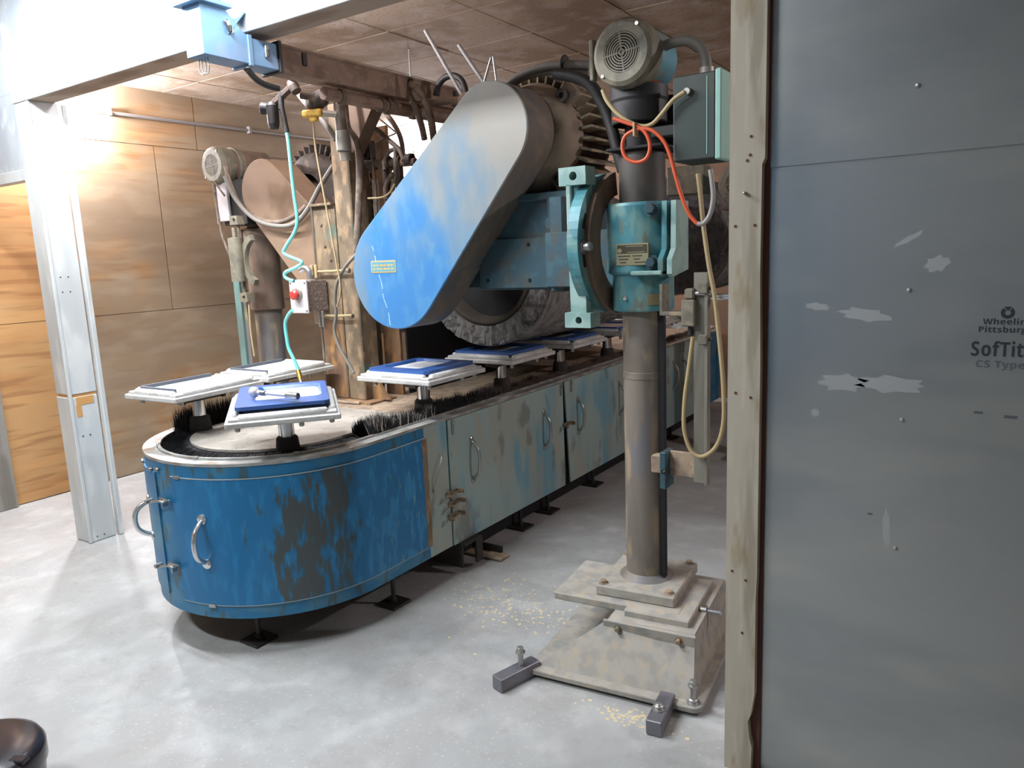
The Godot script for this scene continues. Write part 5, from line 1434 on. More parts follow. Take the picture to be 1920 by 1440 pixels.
func overhead() -> void:
	var M := mats
	var w := thing("wireway", V(-2.55, 2.287, -2.15), "dusty brown square wireway duct running into the room under the ceiling", "duct")
	obj("trough", box6(ns(), -2.60, -2.50, 2.285, 2.383, -6.8, -2.155, 0.003), M.duct_brown, w)
	obj("lid", box6(ns(), -2.604, -2.496, 2.379, 2.391, -6.8, -2.155, 0.002), M.duct_brown, w)
	obj("joint_flange", box6(ns(), -2.61, -2.49, 2.276, 2.398, -2.165, -2.148, 0.002), M.dark_steel, w)
	for z in [-2.285, -3.3, -4.4]:
		obj("clasp", box6(ns(), -2.502, -2.492, 2.325, 2.375, z - 0.012, z + 0.012, 0.003), M.dark_steel, w)
	var e := thing("duct_elbow", V(-2.55, 2.287, -1.9), "pale blue duct elbow coming down in front of the header beam", "duct")
	var T := Transform3D(Basis(V(0, 0, -1), V(0, 1, 0), V(1, 0, 0)), V(-2.60, 0, 0))
	obj("elbow_body", prism(ns(), PackedVector2Array([Vector2(1.81, 2.287), Vector2(2.02, 2.285), Vector2(2.02, 2.385), Vector2(1.985, 2.40), Vector2(1.92, 2.465), Vector2(1.91, 2.49), Vector2(1.81, 2.49)]), 0.0, 0.10, T, 0.002), M.duct_blue, e)
	obj("straight_length", box6(ns(), -2.60, -2.50, 2.285, 2.383, -2.15, -2.015, 0.002), M.duct_blue, e)
	obj("joint_band", box6(ns(), -2.606, -2.494, 2.278, 2.392, -2.026, -2.006, 0.002), M.duct_blue, e)
	obj("joint_nut", hexbolt(ns(), V(-2.52, 2.276, -2.012), Vector3.DOWN, 0.010, 0.014), M.zinc, e)
	obj("elbow_flange", box6(ns(), -2.625, -2.475, 2.462, 2.478, -1.935, -1.785, 0.002), M.duct_blue, e)
	obj("vertical_length", box6(ns(), -2.60, -2.50, 2.478, 3.6, -1.91, -1.81, 0.002), M.duct_blue, e)
	for q in [[2.40, -1.925], [2.345, -2.09]]:
		var k := obj("clasp", bx(ns(), V(-2.494, q[0], q[1]), V(0.012, 0.05, 0.018), 0.003, Basis(Vector3.RIGHT, 0.5 if q[0] > 2.38 else 0.0)), M.old_chrome, e)
		obj("clasp_tongue", bx(ns(), V(-2.487, q[0] - 0.008, q[1]), V(0.012, 0.026, 0.010), 0.002), M.dark_steel, k)
	obj("slanted_cover", bx(ns(), V(-2.552, 2.425, -1.965), V(0.108, 0.006, 0.13), 0.001, Basis(Vector3.RIGHT, 0.85)), M.duct_blue, e)
	# spring clips dangling under the elbow
	var s := thing("spring_clip", V(-2.60, 2.287, -1.83), "small bundle of wire clips hanging under the blue duct elbow", "clip")
	for x in [-0.025, -0.01, 0.008, 0.022]:
		obj("wire", tube(ns(), [V(-2.56 + x, 2.29, -1.85), V(-2.56 + x * 1.3, 2.255, -1.85), V(-2.56 + x * 0.8, 2.232, -1.85), V(-2.56, 2.236, -1.85)], 0.002, 6, 3), M.zinc, s)
	# pipes under and beyond the duct
	var a := thing("air_pipe", V(-2.52, 2.28, -2.5), "dusty brown pipe clamped under the wireway duct", "pipe")
	obj("pipe", cyl(ns(), V(-2.545, 2.243, -2.42), V(-2.545, 2.243, -5.6), 0.028, 16), M.duct_brown, a)
	for z in [-2.52, -2.78, -3.02, -3.6, -4.4]:
		obj("pipe_strap", lathe(ns(), [Vector2(0.029, -0.012), Vector2(0.033, -0.012), Vector2(0.033, 0.012), Vector2(0.029, 0.012)], zaxis(V(-2.545, 2.243, z)), 18), M.brown, a)
	for z in [-2.83, -3.02]:
		obj("union_nut", lathe(ns(), [Vector2(0.029, -0.02), Vector2(0.040, -0.018), Vector2(0.040, 0.018), Vector2(0.029, 0.02)], zaxis(V(-2.545, 2.243, z)), 6), M.brown, a)
	var b := thing("far_pipe", V(-3.3, 2.44, -3.4), "dark straight pipe crossing in front of the bright wall near the ceiling", "pipe")
	obj("pipe", cyl(ns(), V(-3.3, 2.436, -3.25), V(-3.3, 2.449, -5.6), 0.026, 12), M.brown, b)
	obj("hanger", cyl(ns(), V(-3.3, 2.44, -3.9), V(-3.3, 2.845, -3.9), 0.005, 8), M.zinc, b)
	obj("hanger", cyl(ns(), V(-3.3, 2.44, -5.2), V(-3.3, 2.845, -5.2), 0.005, 8), M.zinc, b)
	var v := thing("riser_pipe", V(-2.655, 2.08, -2.62), "grey riser pipe with a taped joint in front of the square post", "pipe")
	obj("pipe", tube(ns(), [V(-2.647, 2.375, -2.62), V(-2.653, 2.276, -2.62), V(-2.658, 2.17, -2.62), V(-2.660, 1.99, -2.64)], 0.027, 16, 3), M.pipe_dust, v)
	obj("elbow_cap", lathe(ns(), [Vector2(0.029, -0.04), Vector2(0.034, -0.03), Vector2(0.034, 0.0), Vector2(0.026, 0.014), Vector2(0, 0.018)], Transform3D(Basis(Vector3.BACK, 0.35), V(-2.652, 2.385, -2.62)), 16), M.pipe_dust, v)
	obj("tape_wrap", lathe(ns(), [Vector2(0.028, -0.045), Vector2(0.032, -0.04), Vector2(0.0335, 0.01), Vector2(0.031, 0.045), Vector2(0.028, 0.05)], Transform3D(Basis.IDENTITY, V(-2.659, 2.075, -2.628)), 16), M.tape, v)
	obj("side_outlet", cyl(ns(), V(-2.652, 2.30, -2.62), V(-2.55, 2.30, -2.62), 0.016, 12), M.pipe_dust, v)
	# valve manifold hung between the hoses
	var m := thing("manifold", V(-2.65, 1.99, -2.92), "dark hose manifold with two valves in front of the bright wall", "manifold")
	obj("pipe", cyl(ns(), V(-2.83, 2.010, -2.92), V(-2.47, 1.985, -2.92), 0.020, 14), M.brown, m)
	for x in [-2.76, -2.655, -2.58, -2.51]:
		obj("fitting", lathe(ns(), [Vector2(0.020, -0.022), Vector2(0.030, -0.018), Vector2(0.030, 0.018), Vector2(0.020, 0.022)], Transform3D(Basis(V(0, 1, 0), V(1, 0, 0), V(0, 0, -1)), V(x, 2.0, -2.92)), 10), M.motor, m)
	obj("valve_body", box6(ns(), -2.60, -2.565, 1.87, 2.06, -2.94, -2.90, 0.008), M.motor, m)
	obj("valve_body", box6(ns(), -2.685, -2.655, 1.86, 1.98, -2.94, -2.90, 0.008), M.motor, m)
	obj("solenoid", box6(ns(), -2.80, -2.755, 2.03, 2.12, -2.95, -2.89, 0.006), M.rubber, m)
	obj("lower_pipe", cyl(ns(), V(-2.76, 1.70, -2.92), V(-2.50, 1.71, -2.92), 0.022, 12), M.brown, m)
	obj("grey_panel", box6(ns(), -2.86, -2.81, 1.72, 1.94, -3.02, -3.01, 0.002), M.white_trim, m)
	obj("drop_leg", cyl(ns(), V(-2.67, 1.70, -2.92), V(-2.665, 1.87, -2.92), 0.016, 10), M.brown, m)
	obj("drop_leg", cyl(ns(), V(-2.585, 1.70, -2.92), V(-2.585, 1.88, -2.92), 0.018, 10), M.brown, m)
	# clustered fittings where the leaning rods start
	var c := thing("clamp_cluster", V(-2.2, 2.24, -3.02), "lumpy dust-caked pipe fitting at the foot of the leaning rods", "fitting")
	obj("body", lathe(ns(), [Vector2(0, -0.09), Vector2(0.035, -0.085), Vector2(0.05, -0.03), Vector2(0.045, 0.03), Vector2(0.03, 0.05), Vector2(0, 0.055)], Transform3D(Basis(Vector3.BACK, 0.3), V(-2.21, 2.23, -3.02)), 14, 0, TAU, true), M.brown, c)
	obj("tee", cyl(ns(), V(-2.30, 2.255, -3.02), V(-2.06, 2.235, -3.02), 0.024, 12), M.brown, c)
	obj("drop", cyl(ns(), V(-2.20, 2.16, -3.02), V(-2.19, 1.98, -3.02), 0.022, 12), M.brown, c)
	obj("tie_bar", cyl(ns(), V(-2.50, 2.27, -3.02), V(-2.28, 2.26, -3.02), 0.016, 10), M.brown, c)

func control_station() -> void:
	var M := mats
	var b := thing("button_box", V(-3.05, 1.30, -2.65), "grey push-button box with a red mushroom button on the post", "switch box")
	obj("case", box6(ns(), -3.105, -2.985, 1.272, 1.432, -2.755, -2.622, 0.004), M.box_side, b)
	obj("face_plate", box6(ns(), -3.110, -2.98, 1.268, 1.438, -2.622, -2.612, 0.003), M.box_face, b)
	var btn := obj("red_button", lathe(ns(), [Vector2(0.018, 0), Vector2(0.018, 0.018), Vector2(0.026, 0.022), Vector2(0.027, 0.034), Vector2(0.018, 0.042), Vector2(0, 0.044)], zaxis(V(-3.045, 1.365, -2.612)), 20), M.red, b)
	obj("button_collar", lathe(ns(), [Vector2(0.033, 0), Vector2(0.030, 0.012), Vector2(0.018, 0.012)], zaxis(V(-3.045, 1.365, -2.612)), 20), M.tape, btn)
	for q in [[-3.098, 1.282], [-2.992, 1.282], [-3.098, 1.424], [-2.992, 1.424]]:
		obj("face_screw", cyl(ns(), V(q[0], q[1], -2.614), V(q[0], q[1], -2.607), 0.007, 8), M.tape, b)
	obj("conduit_elbow", tube(ns(), [V(-3.0, 1.44, -2.66), V(-3.002, 1.475, -2.66), V(-3.025, 1.495, -2.655), V(-3.055, 1.485, -2.65)], 0.018, 12, 4), M.chrome, b)
	obj("back_strap", box6(ns(), -3.105, -3.068, 1.20, 1.50, -2.785, -2.755, 0.003), M.old_chrome, b)
	for x in [-3.0, -2.975]:
		obj("stub_tube", cyl(ns(), V(x, 1.19, -2.70), V(x, 1.272, -2.70), 0.007, 8), M.zinc, b)
	for x in [-3.075, -3.045]:
		obj("strap_tab", box6(ns(), x, x + 0.018, 1.44, 1.51, -2.74, -2.73, 0.002), M.tan, b)
	# filter-regulator at the head of the air hose
	var f := thing("air_filter", V(-2.93, 2.2, -2.45), "black air filter and regulator with a round knob above the teal hose", "filter")
	obj("bowl", lathe(ns(), [Vector2(0, -0.085), Vector2(0.022, -0.082), Vector2(0.028, -0.06), Vector2(0.030, 0.02), Vector2(0.022, 0.035), Vector2(0, 0.038)], Transform3D(Basis.IDENTITY, V(-2.918, 2.226, -2.45)), 16), M.rubber, f)
	obj("knob", lathe(ns(), [Vector2(0, -0.022), Vector2(0.026, -0.02), Vector2(0.028, 0.016), Vector2(0.022, 0.022), Vector2(0, 0.022)], along(V(-2.965, 2.240, -2.445), V(-3.0, 2.245, -2.42)), 18), M.rubber, f)
	obj("body", bar(ns(), V(-2.95, 2.236, -2.45), V(-2.80, 2.315, -2.47), 0.028, 0.028, 0.006), M.motor, f)
	obj("tee", cyl(ns(), V(-2.862, 2.30, -2.46), V(-2.858, 2.22, -2.45), 0.014, 12), M.rubber, f)
	obj("nut", hexbolt(ns(), V(-2.79, 2.345, -2.475), Vector3.UP, 0.016, 0.026), M.tape, f)
	obj("valve", lathe(ns(), [Vector2(0, -0.03), Vector2(0.022, -0.028), Vector2(0.026, 0.0), Vector2(0.020, 0.03), Vector2(0, 0.032)], Transform3D(Basis(Vector3.BACK, 0.6), V(-2.79, 2.315, -2.475)), 14), M.motor, f)
	obj("drain", cyl(ns(), V(-2.937, 2.17, -2.45), V(-2.937, 2.225, -2.45), 0.005, 8), M.zinc, f)
	# rusted ball-valve handle lump between duct and post
	var g := thing("pipe_valve", V(-2.72, 2.25, -2.56), "rust-caked valve body hanging under the duct beside the riser pipe", "valve")
	obj("body", lathe(ns(), [Vector2(0, -0.06), Vector2(0.03, -0.058), Vector2(0.042, -0.02), Vector2(0.038, 0.03), Vector2(0.02, 0.06), Vector2(0, 0.062)], along(V(-2.74, 2.262, -2.57), V(-2.65, 2.292, -2.57)), 14), M.motor, g)
	obj("nipple", cyl(ns(), V(-2.80, 2.285, -2.52), V(-2.70, 2.265, -2.57), 0.015, 10), M.motor, g)
	# yellow pull switch
	var y := thing("pull_switch", V(-2.75, 2.2, -2.55), "worn yellow pull switch clamped to the riser pipe with a rope below", "switch")
	obj("body", bx(ns(), V(-2.765, 2.205, -2.553), V(0.125, 0.034, 0.035), 0.008, Basis(Vector3.BACK, -0.06)), M.yellow, y)
	obj("lug", bx(ns(), V(-2.758, 2.178, -2.553), V(0.045, 0.022, 0.025), 0.006), M.yellow, y)
	obj("clamp", cyl(ns(), V(-2.705, 2.20, -2.56), V(-2.655, 2.192, -2.60), 0.014, 10), M.tape, y)

func small_things() -> void:
	var M := mats
	# dark rounded container at the lower left corner
	var b := thing("waste_bin", V(-2.325, 0, -0.70), "black glossy round-shouldered bin standing on the floor nearest the viewer", "bin")
	obj("body", lathe(ns(), [Vector2(0, 0), Vector2(0.15, 0), Vector2(0.16, 0.01), Vector2(0.172, 0.14), Vector2(0.173, 0.17)], Transform3D(Basis.IDENTITY, b.position), 40), M.bin, b)
	obj("lid", lathe(ns(), [Vector2(0.176, 0.155), Vector2(0.180, 0.163), Vector2(0.180, 0.205), Vector2(0.172, 0.220), Vector2(0.155, 0.228), Vector2(0.09, 0.232), Vector2(0, 0.233)], Transform3D(Basis.IDENTITY, b.position), 40, 0, TAU, true), M.bin, b)
	obj("lid_tab", bx(ns(), b.position + V(0.145, 0.222, -0.06), V(0.05, 0.014, 0.03), 0.004, Basis(Vector3.UP, 0.5)), M.bin, b)
	# buff-compound flakes trodden into the floor
	var s := ns()
	for k in 420:
		var c := V(rng.randfn(-1.75, 0.22), 0.0, rng.randfn(-2.55, 0.12))
		if k > 330: c = V(rng.randfn(-0.97, 0.08), 0.0, rng.randfn(-2.06, 0.025))
		var r := rng.randf_range(0.002, 0.0085)
		var n := 5
		var a0 := rng.randf() * TAU
		for i in n:
			var p: Vector3 = c + V(cos(a0 + TAU * i / n), 0, sin(a0 + TAU * i / n)) * r
			var q: Vector3 = c + V(cos(a0 + TAU * (i + 1) / n), 0, sin(a0 + TAU * (i + 1) / n)) * r
			tri3(s, p, q, c + V(0, r * 0.25, 0), Vector3.UP, Vector3.UP, Vector3.UP)
	var o := obj("compound_flakes", s, M.chip)
	meta(o, "scatter of yellowish compound flakes on the floor beside the column base", "debris", "", "stuff")

func hoses() -> void:
	var M := mats
	M.old_rod = plain(C("8d8a88"), 0.6)
	var o: Node3D
	o = thing("air_hose", [V(-2.836,2.130,-2.450), V(-2.830,2.066,-2.450), V(-2.828,1.946,-2.450), V(-2.823,1.825,-2.450), V(-2.817,1.728,-2.450), V(-2.840,1.670,-2.450), V(-2.913,1.603,-2.450), V(-2.933,1.574,-2.450), V(-2.886,1.552,-2.450), V(-2.821,1.532,-2.450), V(-2.816,1.517,-2.450), V(-2.867,1.498,-2.450), V(-2.934,1.480,-2.450), V(-2.934,1.454,-2.450), V(-2.879,1.438,-2.450)][0], "clear teal air hose hanging in coils from the filter down to the button box", "hose", "")
	obj("hose", tube(ns(), [V(-2.836,2.130,-2.450), V(-2.830,2.066,-2.450), V(-2.828,1.946,-2.450), V(-2.823,1.825,-2.450), V(-2.817,1.728,-2.450), V(-2.840,1.670,-2.450), V(-2.913,1.603,-2.450), V(-2.933,1.574,-2.450), V(-2.886,1.552,-2.450), V(-2.821,1.532,-2.450), V(-2.816,1.517,-2.450), V(-2.867,1.498,-2.450), V(-2.934,1.480,-2.450), V(-2.934,1.454,-2.450), V(-2.879,1.438,-2.450)], 0.0085, 9, 5), M.teal_hose, o)
	obj("hose_barb", cyl(ns(), V(-2.857, 2.246, -2.45), V(-2.833, 2.118, -2.45), 0.012, 10), M.rubber, o)
	o = thing("air_hose", [V(-2.731,1.311,-2.300), V(-2.764,1.286,-2.300), V(-2.788,1.247,-2.300), V(-2.786,1.180,-2.300), V(-2.778,1.131,-2.300), V(-2.748,1.079,-2.300), V(-2.725,1.031,-2.300)][0], "lower length of teal air hose from the button box to the brass nozzle", "hose", "")
	obj("hose", tube(ns(), [V(-2.731,1.311,-2.300), V(-2.764,1.286,-2.300), V(-2.788,1.247,-2.300), V(-2.786,1.180,-2.300), V(-2.778,1.131,-2.300), V(-2.748,1.079,-2.300), V(-2.725,1.031,-2.300)], 0.0085, 9, 5), M.teal_hose, o)
	obj("brass_fitting", cyl(ns(), V(-2.727, 1.036, -2.298), V(-2.702, 0.995, -2.285), 0.011, 8), M.brass, o)
	obj("nozzle", cyl(ns(), V(-2.702, 0.995, -2.285), V(-2.672, 0.958, -2.27), 0.009, 10), M.old_chrome, o)
	o = thing("valve_hose", [V(-2.983,2.400,-2.640), V(-2.959,2.347,-2.640), V(-2.913,2.291,-2.640), V(-2.845,2.233,-2.640), V(-2.773,2.163,-2.640), V(-2.717,2.090,-2.640)][0], "thick grey hose curving from the valve cluster to the post", "hose", "")
	obj("hose", tube(ns(), [V(-2.983,2.400,-2.640), V(-2.959,2.347,-2.640), V(-2.913,2.291,-2.640), V(-2.845,2.233,-2.640), V(-2.773,2.163,-2.640), V(-2.717,2.090,-2.640)], 0.013, 9, 5), M.hose_grey, o)
	o = thing("conduit_hose", [V(-2.520,2.272,-2.007), V(-2.520,2.239,-2.048), V(-2.520,2.223,-2.097), V(-2.520,2.219,-2.155)][0], "black conduit hose running from the pale blue duct elbow to the valve", "hose", "")
	obj("hose", tube(ns(), [V(-2.520,2.272,-2.007), V(-2.520,2.239,-2.048), V(-2.520,2.223,-2.097), V(-2.520,2.219,-2.155)], 0.012, 9, 5), M.hose_black, o)
	o = thing("pull_rope", [V(-2.763,2.182,-2.550), V(-2.763,2.068,-2.550), V(-2.749,1.946,-2.550), V(-2.719,1.748,-2.550), V(-2.697,1.598,-2.550), V(-2.685,1.510,-2.550)][0], "thin tan rope hanging from the yellow pull switch down the flat plate", "rope", "")
	obj("rope", tube(ns(), [V(-2.763,2.182,-2.550), V(-2.763,2.068,-2.550), V(-2.749,1.946,-2.550), V(-2.719,1.748,-2.550), V(-2.697,1.598,-2.550), V(-2.685,1.510,-2.550)], 0.0045, 9, 5), M.rope, o)
	o = thing("loose_cable", [V(-2.482,1.637,-2.600), V(-2.593,1.556,-2.600), V(-2.678,1.496,-2.600), V(-2.745,1.420,-2.600), V(-2.768,1.343,-2.600), V(-2.770,1.264,-2.600), V(-2.790,1.185,-2.600), V(-2.766,1.106,-2.600), V(-2.705,1.015,-2.600), V(-2.677,0.977,-2.600)][0], "grey cable snaking from the belt guard down the post foot", "cable", "")
	obj("cable", tube(ns(), [V(-2.482,1.637,-2.600), V(-2.593,1.556,-2.600), V(-2.678,1.496,-2.600), V(-2.745,1.420,-2.600), V(-2.768,1.343,-2.600), V(-2.770,1.264,-2.600), V(-2.790,1.185,-2.600), V(-2.766,1.106,-2.600), V(-2.705,1.015,-2.600), V(-2.677,0.977,-2.600)], 0.008, 9, 5), M.hose_grey, o)
	o = thing("loose_cable", [V(-2.717,1.510,-2.580), V(-2.704,1.434,-2.580), V(-2.707,1.370,-2.580), V(-2.737,1.305,-2.580)][0], "short tan rope end wrapped with the cable between the two rungs", "rope", "")
	obj("rope", tube(ns(), [V(-2.717,1.510,-2.580), V(-2.704,1.434,-2.580), V(-2.707,1.370,-2.580), V(-2.737,1.305,-2.580)], 0.0045, 9, 5), M.rope, o)
	o = thing("post_conduit", [V(-2.736,2.338,-2.720), V(-2.724,2.252,-2.720), V(-2.714,2.152,-2.720), V(-2.664,2.085,-2.720), V(-2.654,1.973,-2.720), V(-2.685,1.749,-2.720), V(-2.719,1.571,-2.720)][0], "brown conduit bending down beside the square post", "conduit", "")
	obj("conduit", tube(ns(), [V(-2.736,2.338,-2.720), V(-2.724,2.252,-2.720), V(-2.714,2.152,-2.720), V(-2.664,2.085,-2.720), V(-2.654,1.973,-2.720), V(-2.685,1.749,-2.720), V(-2.719,1.571,-2.720)], 0.017, 9, 5), M.hose_dark, o)
	o = thing("drop_hose", [V(-2.696,2.415,-2.950), V(-2.599,2.385,-2.950), V(-2.528,2.329,-2.950), V(-2.480,2.248,-2.950), V(-2.446,2.157,-2.950), V(-2.432,2.088,-2.950)][0], "thick dusty hose dropping from the duct, left of the two beside the bulb", "hose", "")
	obj("hose", tube(ns(), [V(-2.696,2.415,-2.950), V(-2.599,2.385,-2.950), V(-2.528,2.329,-2.950), V(-2.480,2.248,-2.950), V(-2.446,2.157,-2.950), V(-2.432,2.088,-2.950)], 0.016, 9, 5), M.hose_dark, o)
	obj("hose_clamp", cyl(ns(), [V(-2.696,2.415,-2.950), V(-2.599,2.385,-2.950), V(-2.528,2.329,-2.950), V(-2.480,2.248,-2.950), V(-2.446,2.157,-2.950), V(-2.432,2.088,-2.950)][0], [V(-2.696,2.415,-2.950), V(-2.599,2.385,-2.950), V(-2.528,2.329,-2.950), V(-2.480,2.248,-2.950), V(-2.446,2.157,-2.950), V(-2.432,2.088,-2.950)][1], 0.022, 12), M.hose_black, o)
	o = thing("drop_hose", [V(-2.582,2.387,-2.950), V(-2.498,2.355,-2.950), V(-2.429,2.295,-2.950), V(-2.390,2.199,-2.950), V(-2.376,2.111,-2.950), V(-2.364,2.011,-2.950)][0], "thick dusty hose dropping from the duct, right of the two beside the bulb", "hose", "")
	obj("hose", tube(ns(), [V(-2.582,2.387,-2.950), V(-2.498,2.355,-2.950), V(-2.429,2.295,-2.950), V(-2.390,2.199,-2.950), V(-2.376,2.111,-2.950), V(-2.364,2.011,-2.950)], 0.018, 9, 5), M.hose_dark, o)
	obj("hose_clamp", cyl(ns(), [V(-2.582,2.387,-2.950), V(-2.498,2.355,-2.950), V(-2.429,2.295,-2.950), V(-2.390,2.199,-2.950), V(-2.376,2.111,-2.950), V(-2.364,2.011,-2.950)][0], [V(-2.582,2.387,-2.950), V(-2.498,2.355,-2.950), V(-2.429,2.295,-2.950), V(-2.390,2.199,-2.950), V(-2.376,2.111,-2.950), V(-2.364,2.011,-2.950)][1], 0.024, 12), M.hose_black, o)
	o = thing("drop_rod", [V(-2.781,2.329,-2.900), V(-2.760,2.177,-2.900), V(-2.739,2.020,-2.900), V(-2.730,1.888,-2.900), V(-2.735,1.756,-2.900)][0], "thin straight brown rod hanging just right of the square post", "rod", "")
	obj("rod", tube(ns(), [V(-2.781,2.329,-2.900), V(-2.760,2.177,-2.900), V(-2.739,2.020,-2.900), V(-2.730,1.888,-2.900), V(-2.735,1.756,-2.900)], 0.0075, 9, 5), M.brown, o)
	o = thing("drop_hose", [V(-2.758,2.345,-3.000), V(-2.721,2.262,-3.000), V(-2.663,2.189,-3.000), V(-2.626,2.115,-3.000), V(-2.617,2.015,-3.000)][0], "brown hose bending past the bright wall toward the manifold", "hose", "")
	obj("hose", tube(ns(), [V(-2.758,2.345,-3.000), V(-2.721,2.262,-3.000), V(-2.663,2.189,-3.000), V(-2.626,2.115,-3.000), V(-2.617,2.015,-3.000)], 0.013, 9, 5), M.hose_dark, o)
	o = thing("arched_hose", [V(-2.881,2.203,-2.900), V(-2.787,2.201,-2.900), V(-2.699,2.165,-2.900), V(-2.622,2.105,-2.900), V(-2.556,2.052,-2.900), V(-2.530,1.999,-2.900)][0], "brown hose arching from the post over the bright wall", "hose", "")
	obj("hose", tube(ns(), [V(-2.881,2.203,-2.900), V(-2.787,2.201,-2.900), V(-2.699,2.165,-2.900), V(-2.622,2.105,-2.900), V(-2.556,2.052,-2.900), V(-2.530,1.999,-2.900)], 0.012, 9, 5), M.hose_dark, o)
	o = thing("looped_hose", [V(-2.576,2.059,-2.900), V(-2.627,2.044,-2.900), V(-2.657,1.999,-2.900), V(-2.656,1.965,-2.900)][0], "short looped hose over the left valve of the manifold", "hose", "")
	obj("hose", tube(ns(), [V(-2.576,2.059,-2.900), V(-2.627,2.044,-2.900), V(-2.657,1.999,-2.900), V(-2.656,1.965,-2.900)], 0.011, 9, 5), M.hose_dark, o)
	o = thing("looped_hose", [V(-2.576,2.059,-2.900), V(-2.584,1.979,-2.900), V(-2.598,1.903,-2.900), V(-2.615,1.866,-2.900), V(-2.608,1.787,-2.900)][0], "hose running down through the middle of the manifold", "hose", "")
	obj("hose", tube(ns(), [V(-2.576,2.059,-2.900), V(-2.584,1.979,-2.900), V(-2.598,1.903,-2.900), V(-2.615,1.866,-2.900), V(-2.608,1.787,-2.900)], 0.012, 9, 5), M.hose_dark, o)
	o = thing("looped_hose", [V(-2.590,1.940,-2.880), V(-2.629,1.905,-2.880), V(-2.648,1.859,-2.880), V(-2.640,1.789,-2.880)][0], "short curved hose under the manifold beside the belt guard", "hose", "")
	obj("hose", tube(ns(), [V(-2.590,1.940,-2.880), V(-2.629,1.905,-2.880), V(-2.648,1.859,-2.880), V(-2.640,1.789,-2.880)], 0.011, 9, 5), M.hose_dark, o)
	o = thing("thin_cable", [V(-2.920,2.315,-3.000), V(-2.803,2.260,-3.000), V(-2.658,2.155,-3.000)][0], "thin cable slanting down from the pipe above the manifold", "cable", "")
	obj("cable", tube(ns(), [V(-2.920,2.315,-3.000), V(-2.803,2.260,-3.000), V(-2.658,2.155,-3.000)], 0.004, 9, 5), M.hose_dark, o)
	o = thing("thin_cable", [V(-2.877,2.095,-3.000), V(-2.760,2.130,-3.000), V(-2.659,2.150,-3.000)][0], "thin cable rising across the bright wall above the manifold", "cable", "")
	obj("cable", tube(ns(), [V(-2.877,2.095,-3.000), V(-2.760,2.130,-3.000), V(-2.659,2.150,-3.000)], 0.004, 9, 5), M.hose_dark, o)
	o = thing("thin_cable", [V(-2.554,1.884,-2.850), V(-2.593,1.844,-2.850), V(-2.648,1.827,-2.850), V(-2.739,1.829,-2.850)][0], "tan cable looping below the manifold next to the guard edge", "cable", "")
	obj("cable", tube(ns(), [V(-2.554,1.884,-2.850), V(-2.593,1.844,-2.850), V(-2.648,1.827,-2.850), V(-2.739,1.829,-2.850)], 0.005, 9, 5), M.tan, o)
	o = thing("duct_hose", [V(-2.463,2.317,-3.100), V(-2.446,2.365,-3.100), V(-2.400,2.395,-3.100), V(-2.343,2.394,-3.100), V(-2.293,2.354,-3.100), V(-2.272,2.277,-3.100)][0], "black hose arched over the duct near the threaded rods", "hose", "")
	obj("hose", tube(ns(), [V(-2.463,2.317,-3.100), V(-2.446,2.365,-3.100), V(-2.400,2.395,-3.100), V(-2.343,2.394,-3.100), V(-2.293,2.354,-3.100), V(-2.272,2.277,-3.100)], 0.016, 9, 5), M.hose_black, o)
	o = thing("threaded_rod", [V(-2.430,2.598,-3.000), V(-2.229,2.274,-3.000)][0], "longest grey rod leaning from the pipe cluster up to the ceiling", "rod", "")
	obj("rod", tube(ns(), [V(-2.430,2.598,-3.000), V(-2.229,2.274,-3.000)], 0.009, 9, 5), M.old_rod, o)
	o = thing("threaded_rod", [V(-2.271,2.514,-3.050), V(-2.109,2.288,-3.050)][0], "grey rod leaning left, second from the longest one", "rod", "")
	obj("rod", tube(ns(), [V(-2.271,2.514,-3.050), V(-2.109,2.288,-3.050)], 0.009, 9, 5), M.old_rod, o)
	o = thing("threaded_rod", [V(-2.052,2.411,-3.000), V(-2.132,2.236,-3.000)][0], "thin bright rod leaning right above the belt guard", "rod", "")
	obj("rod", tube(ns(), [V(-2.052,2.411,-3.000), V(-2.132,2.236,-3.000)], 0.006, 9, 5), M.zinc, o)
	o = thing("threaded_rod", [V(-2.040,2.413,-3.000), V(-2.028,2.305,-3.000)][0], "short thin upright rod above the belt guard top", "rod", "")
	obj("rod", tube(ns(), [V(-2.040,2.413,-3.000), V(-2.028,2.305,-3.000)], 0.006, 9, 5), M.zinc, o)
	o = thing("motor_conduit", [V(-1.817,2.195,-2.720), V(-1.757,2.224,-2.720), V(-1.697,2.241,-2.720), V(-1.608,2.251,-2.720), V(-1.511,2.244,-2.720), V(-1.406,2.226,-2.720)][0], "upper grey conduit arching over the finned motor to the small motor", "conduit", "")
	obj("conduit", tube(ns(), [V(-1.817,2.195,-2.720), V(-1.757,2.224,-2.720), V(-1.697,2.241,-2.720), V(-1.608,2.251,-2.720), V(-1.511,2.244,-2.720), V(-1.406,2.226,-2.720)], 0.016, 9, 5), M.hose_grey, o)
	obj("cable_tie", cyl(ns(), V(-1.52, 2.246, -2.725), V(-1.512, 2.245, -2.725), 0.036, 14), M.rubber, o)
	o = thing("motor_conduit", [V(-1.817,2.190,-2.740), V(-1.736,2.224,-2.740), V(-1.646,2.235,-2.740), V(-1.523,2.223,-2.740), V(-1.417,2.204,-2.740)][0], "lower grey conduit arching over the finned motor to the small motor", "conduit", "")
	obj("conduit", tube(ns(), [V(-1.817,2.190,-2.740), V(-1.736,2.224,-2.740), V(-1.646,2.235,-2.740), V(-1.523,2.223,-2.740), V(-1.417,2.204,-2.740)], 0.013, 9, 5), M.hose_grey, o)
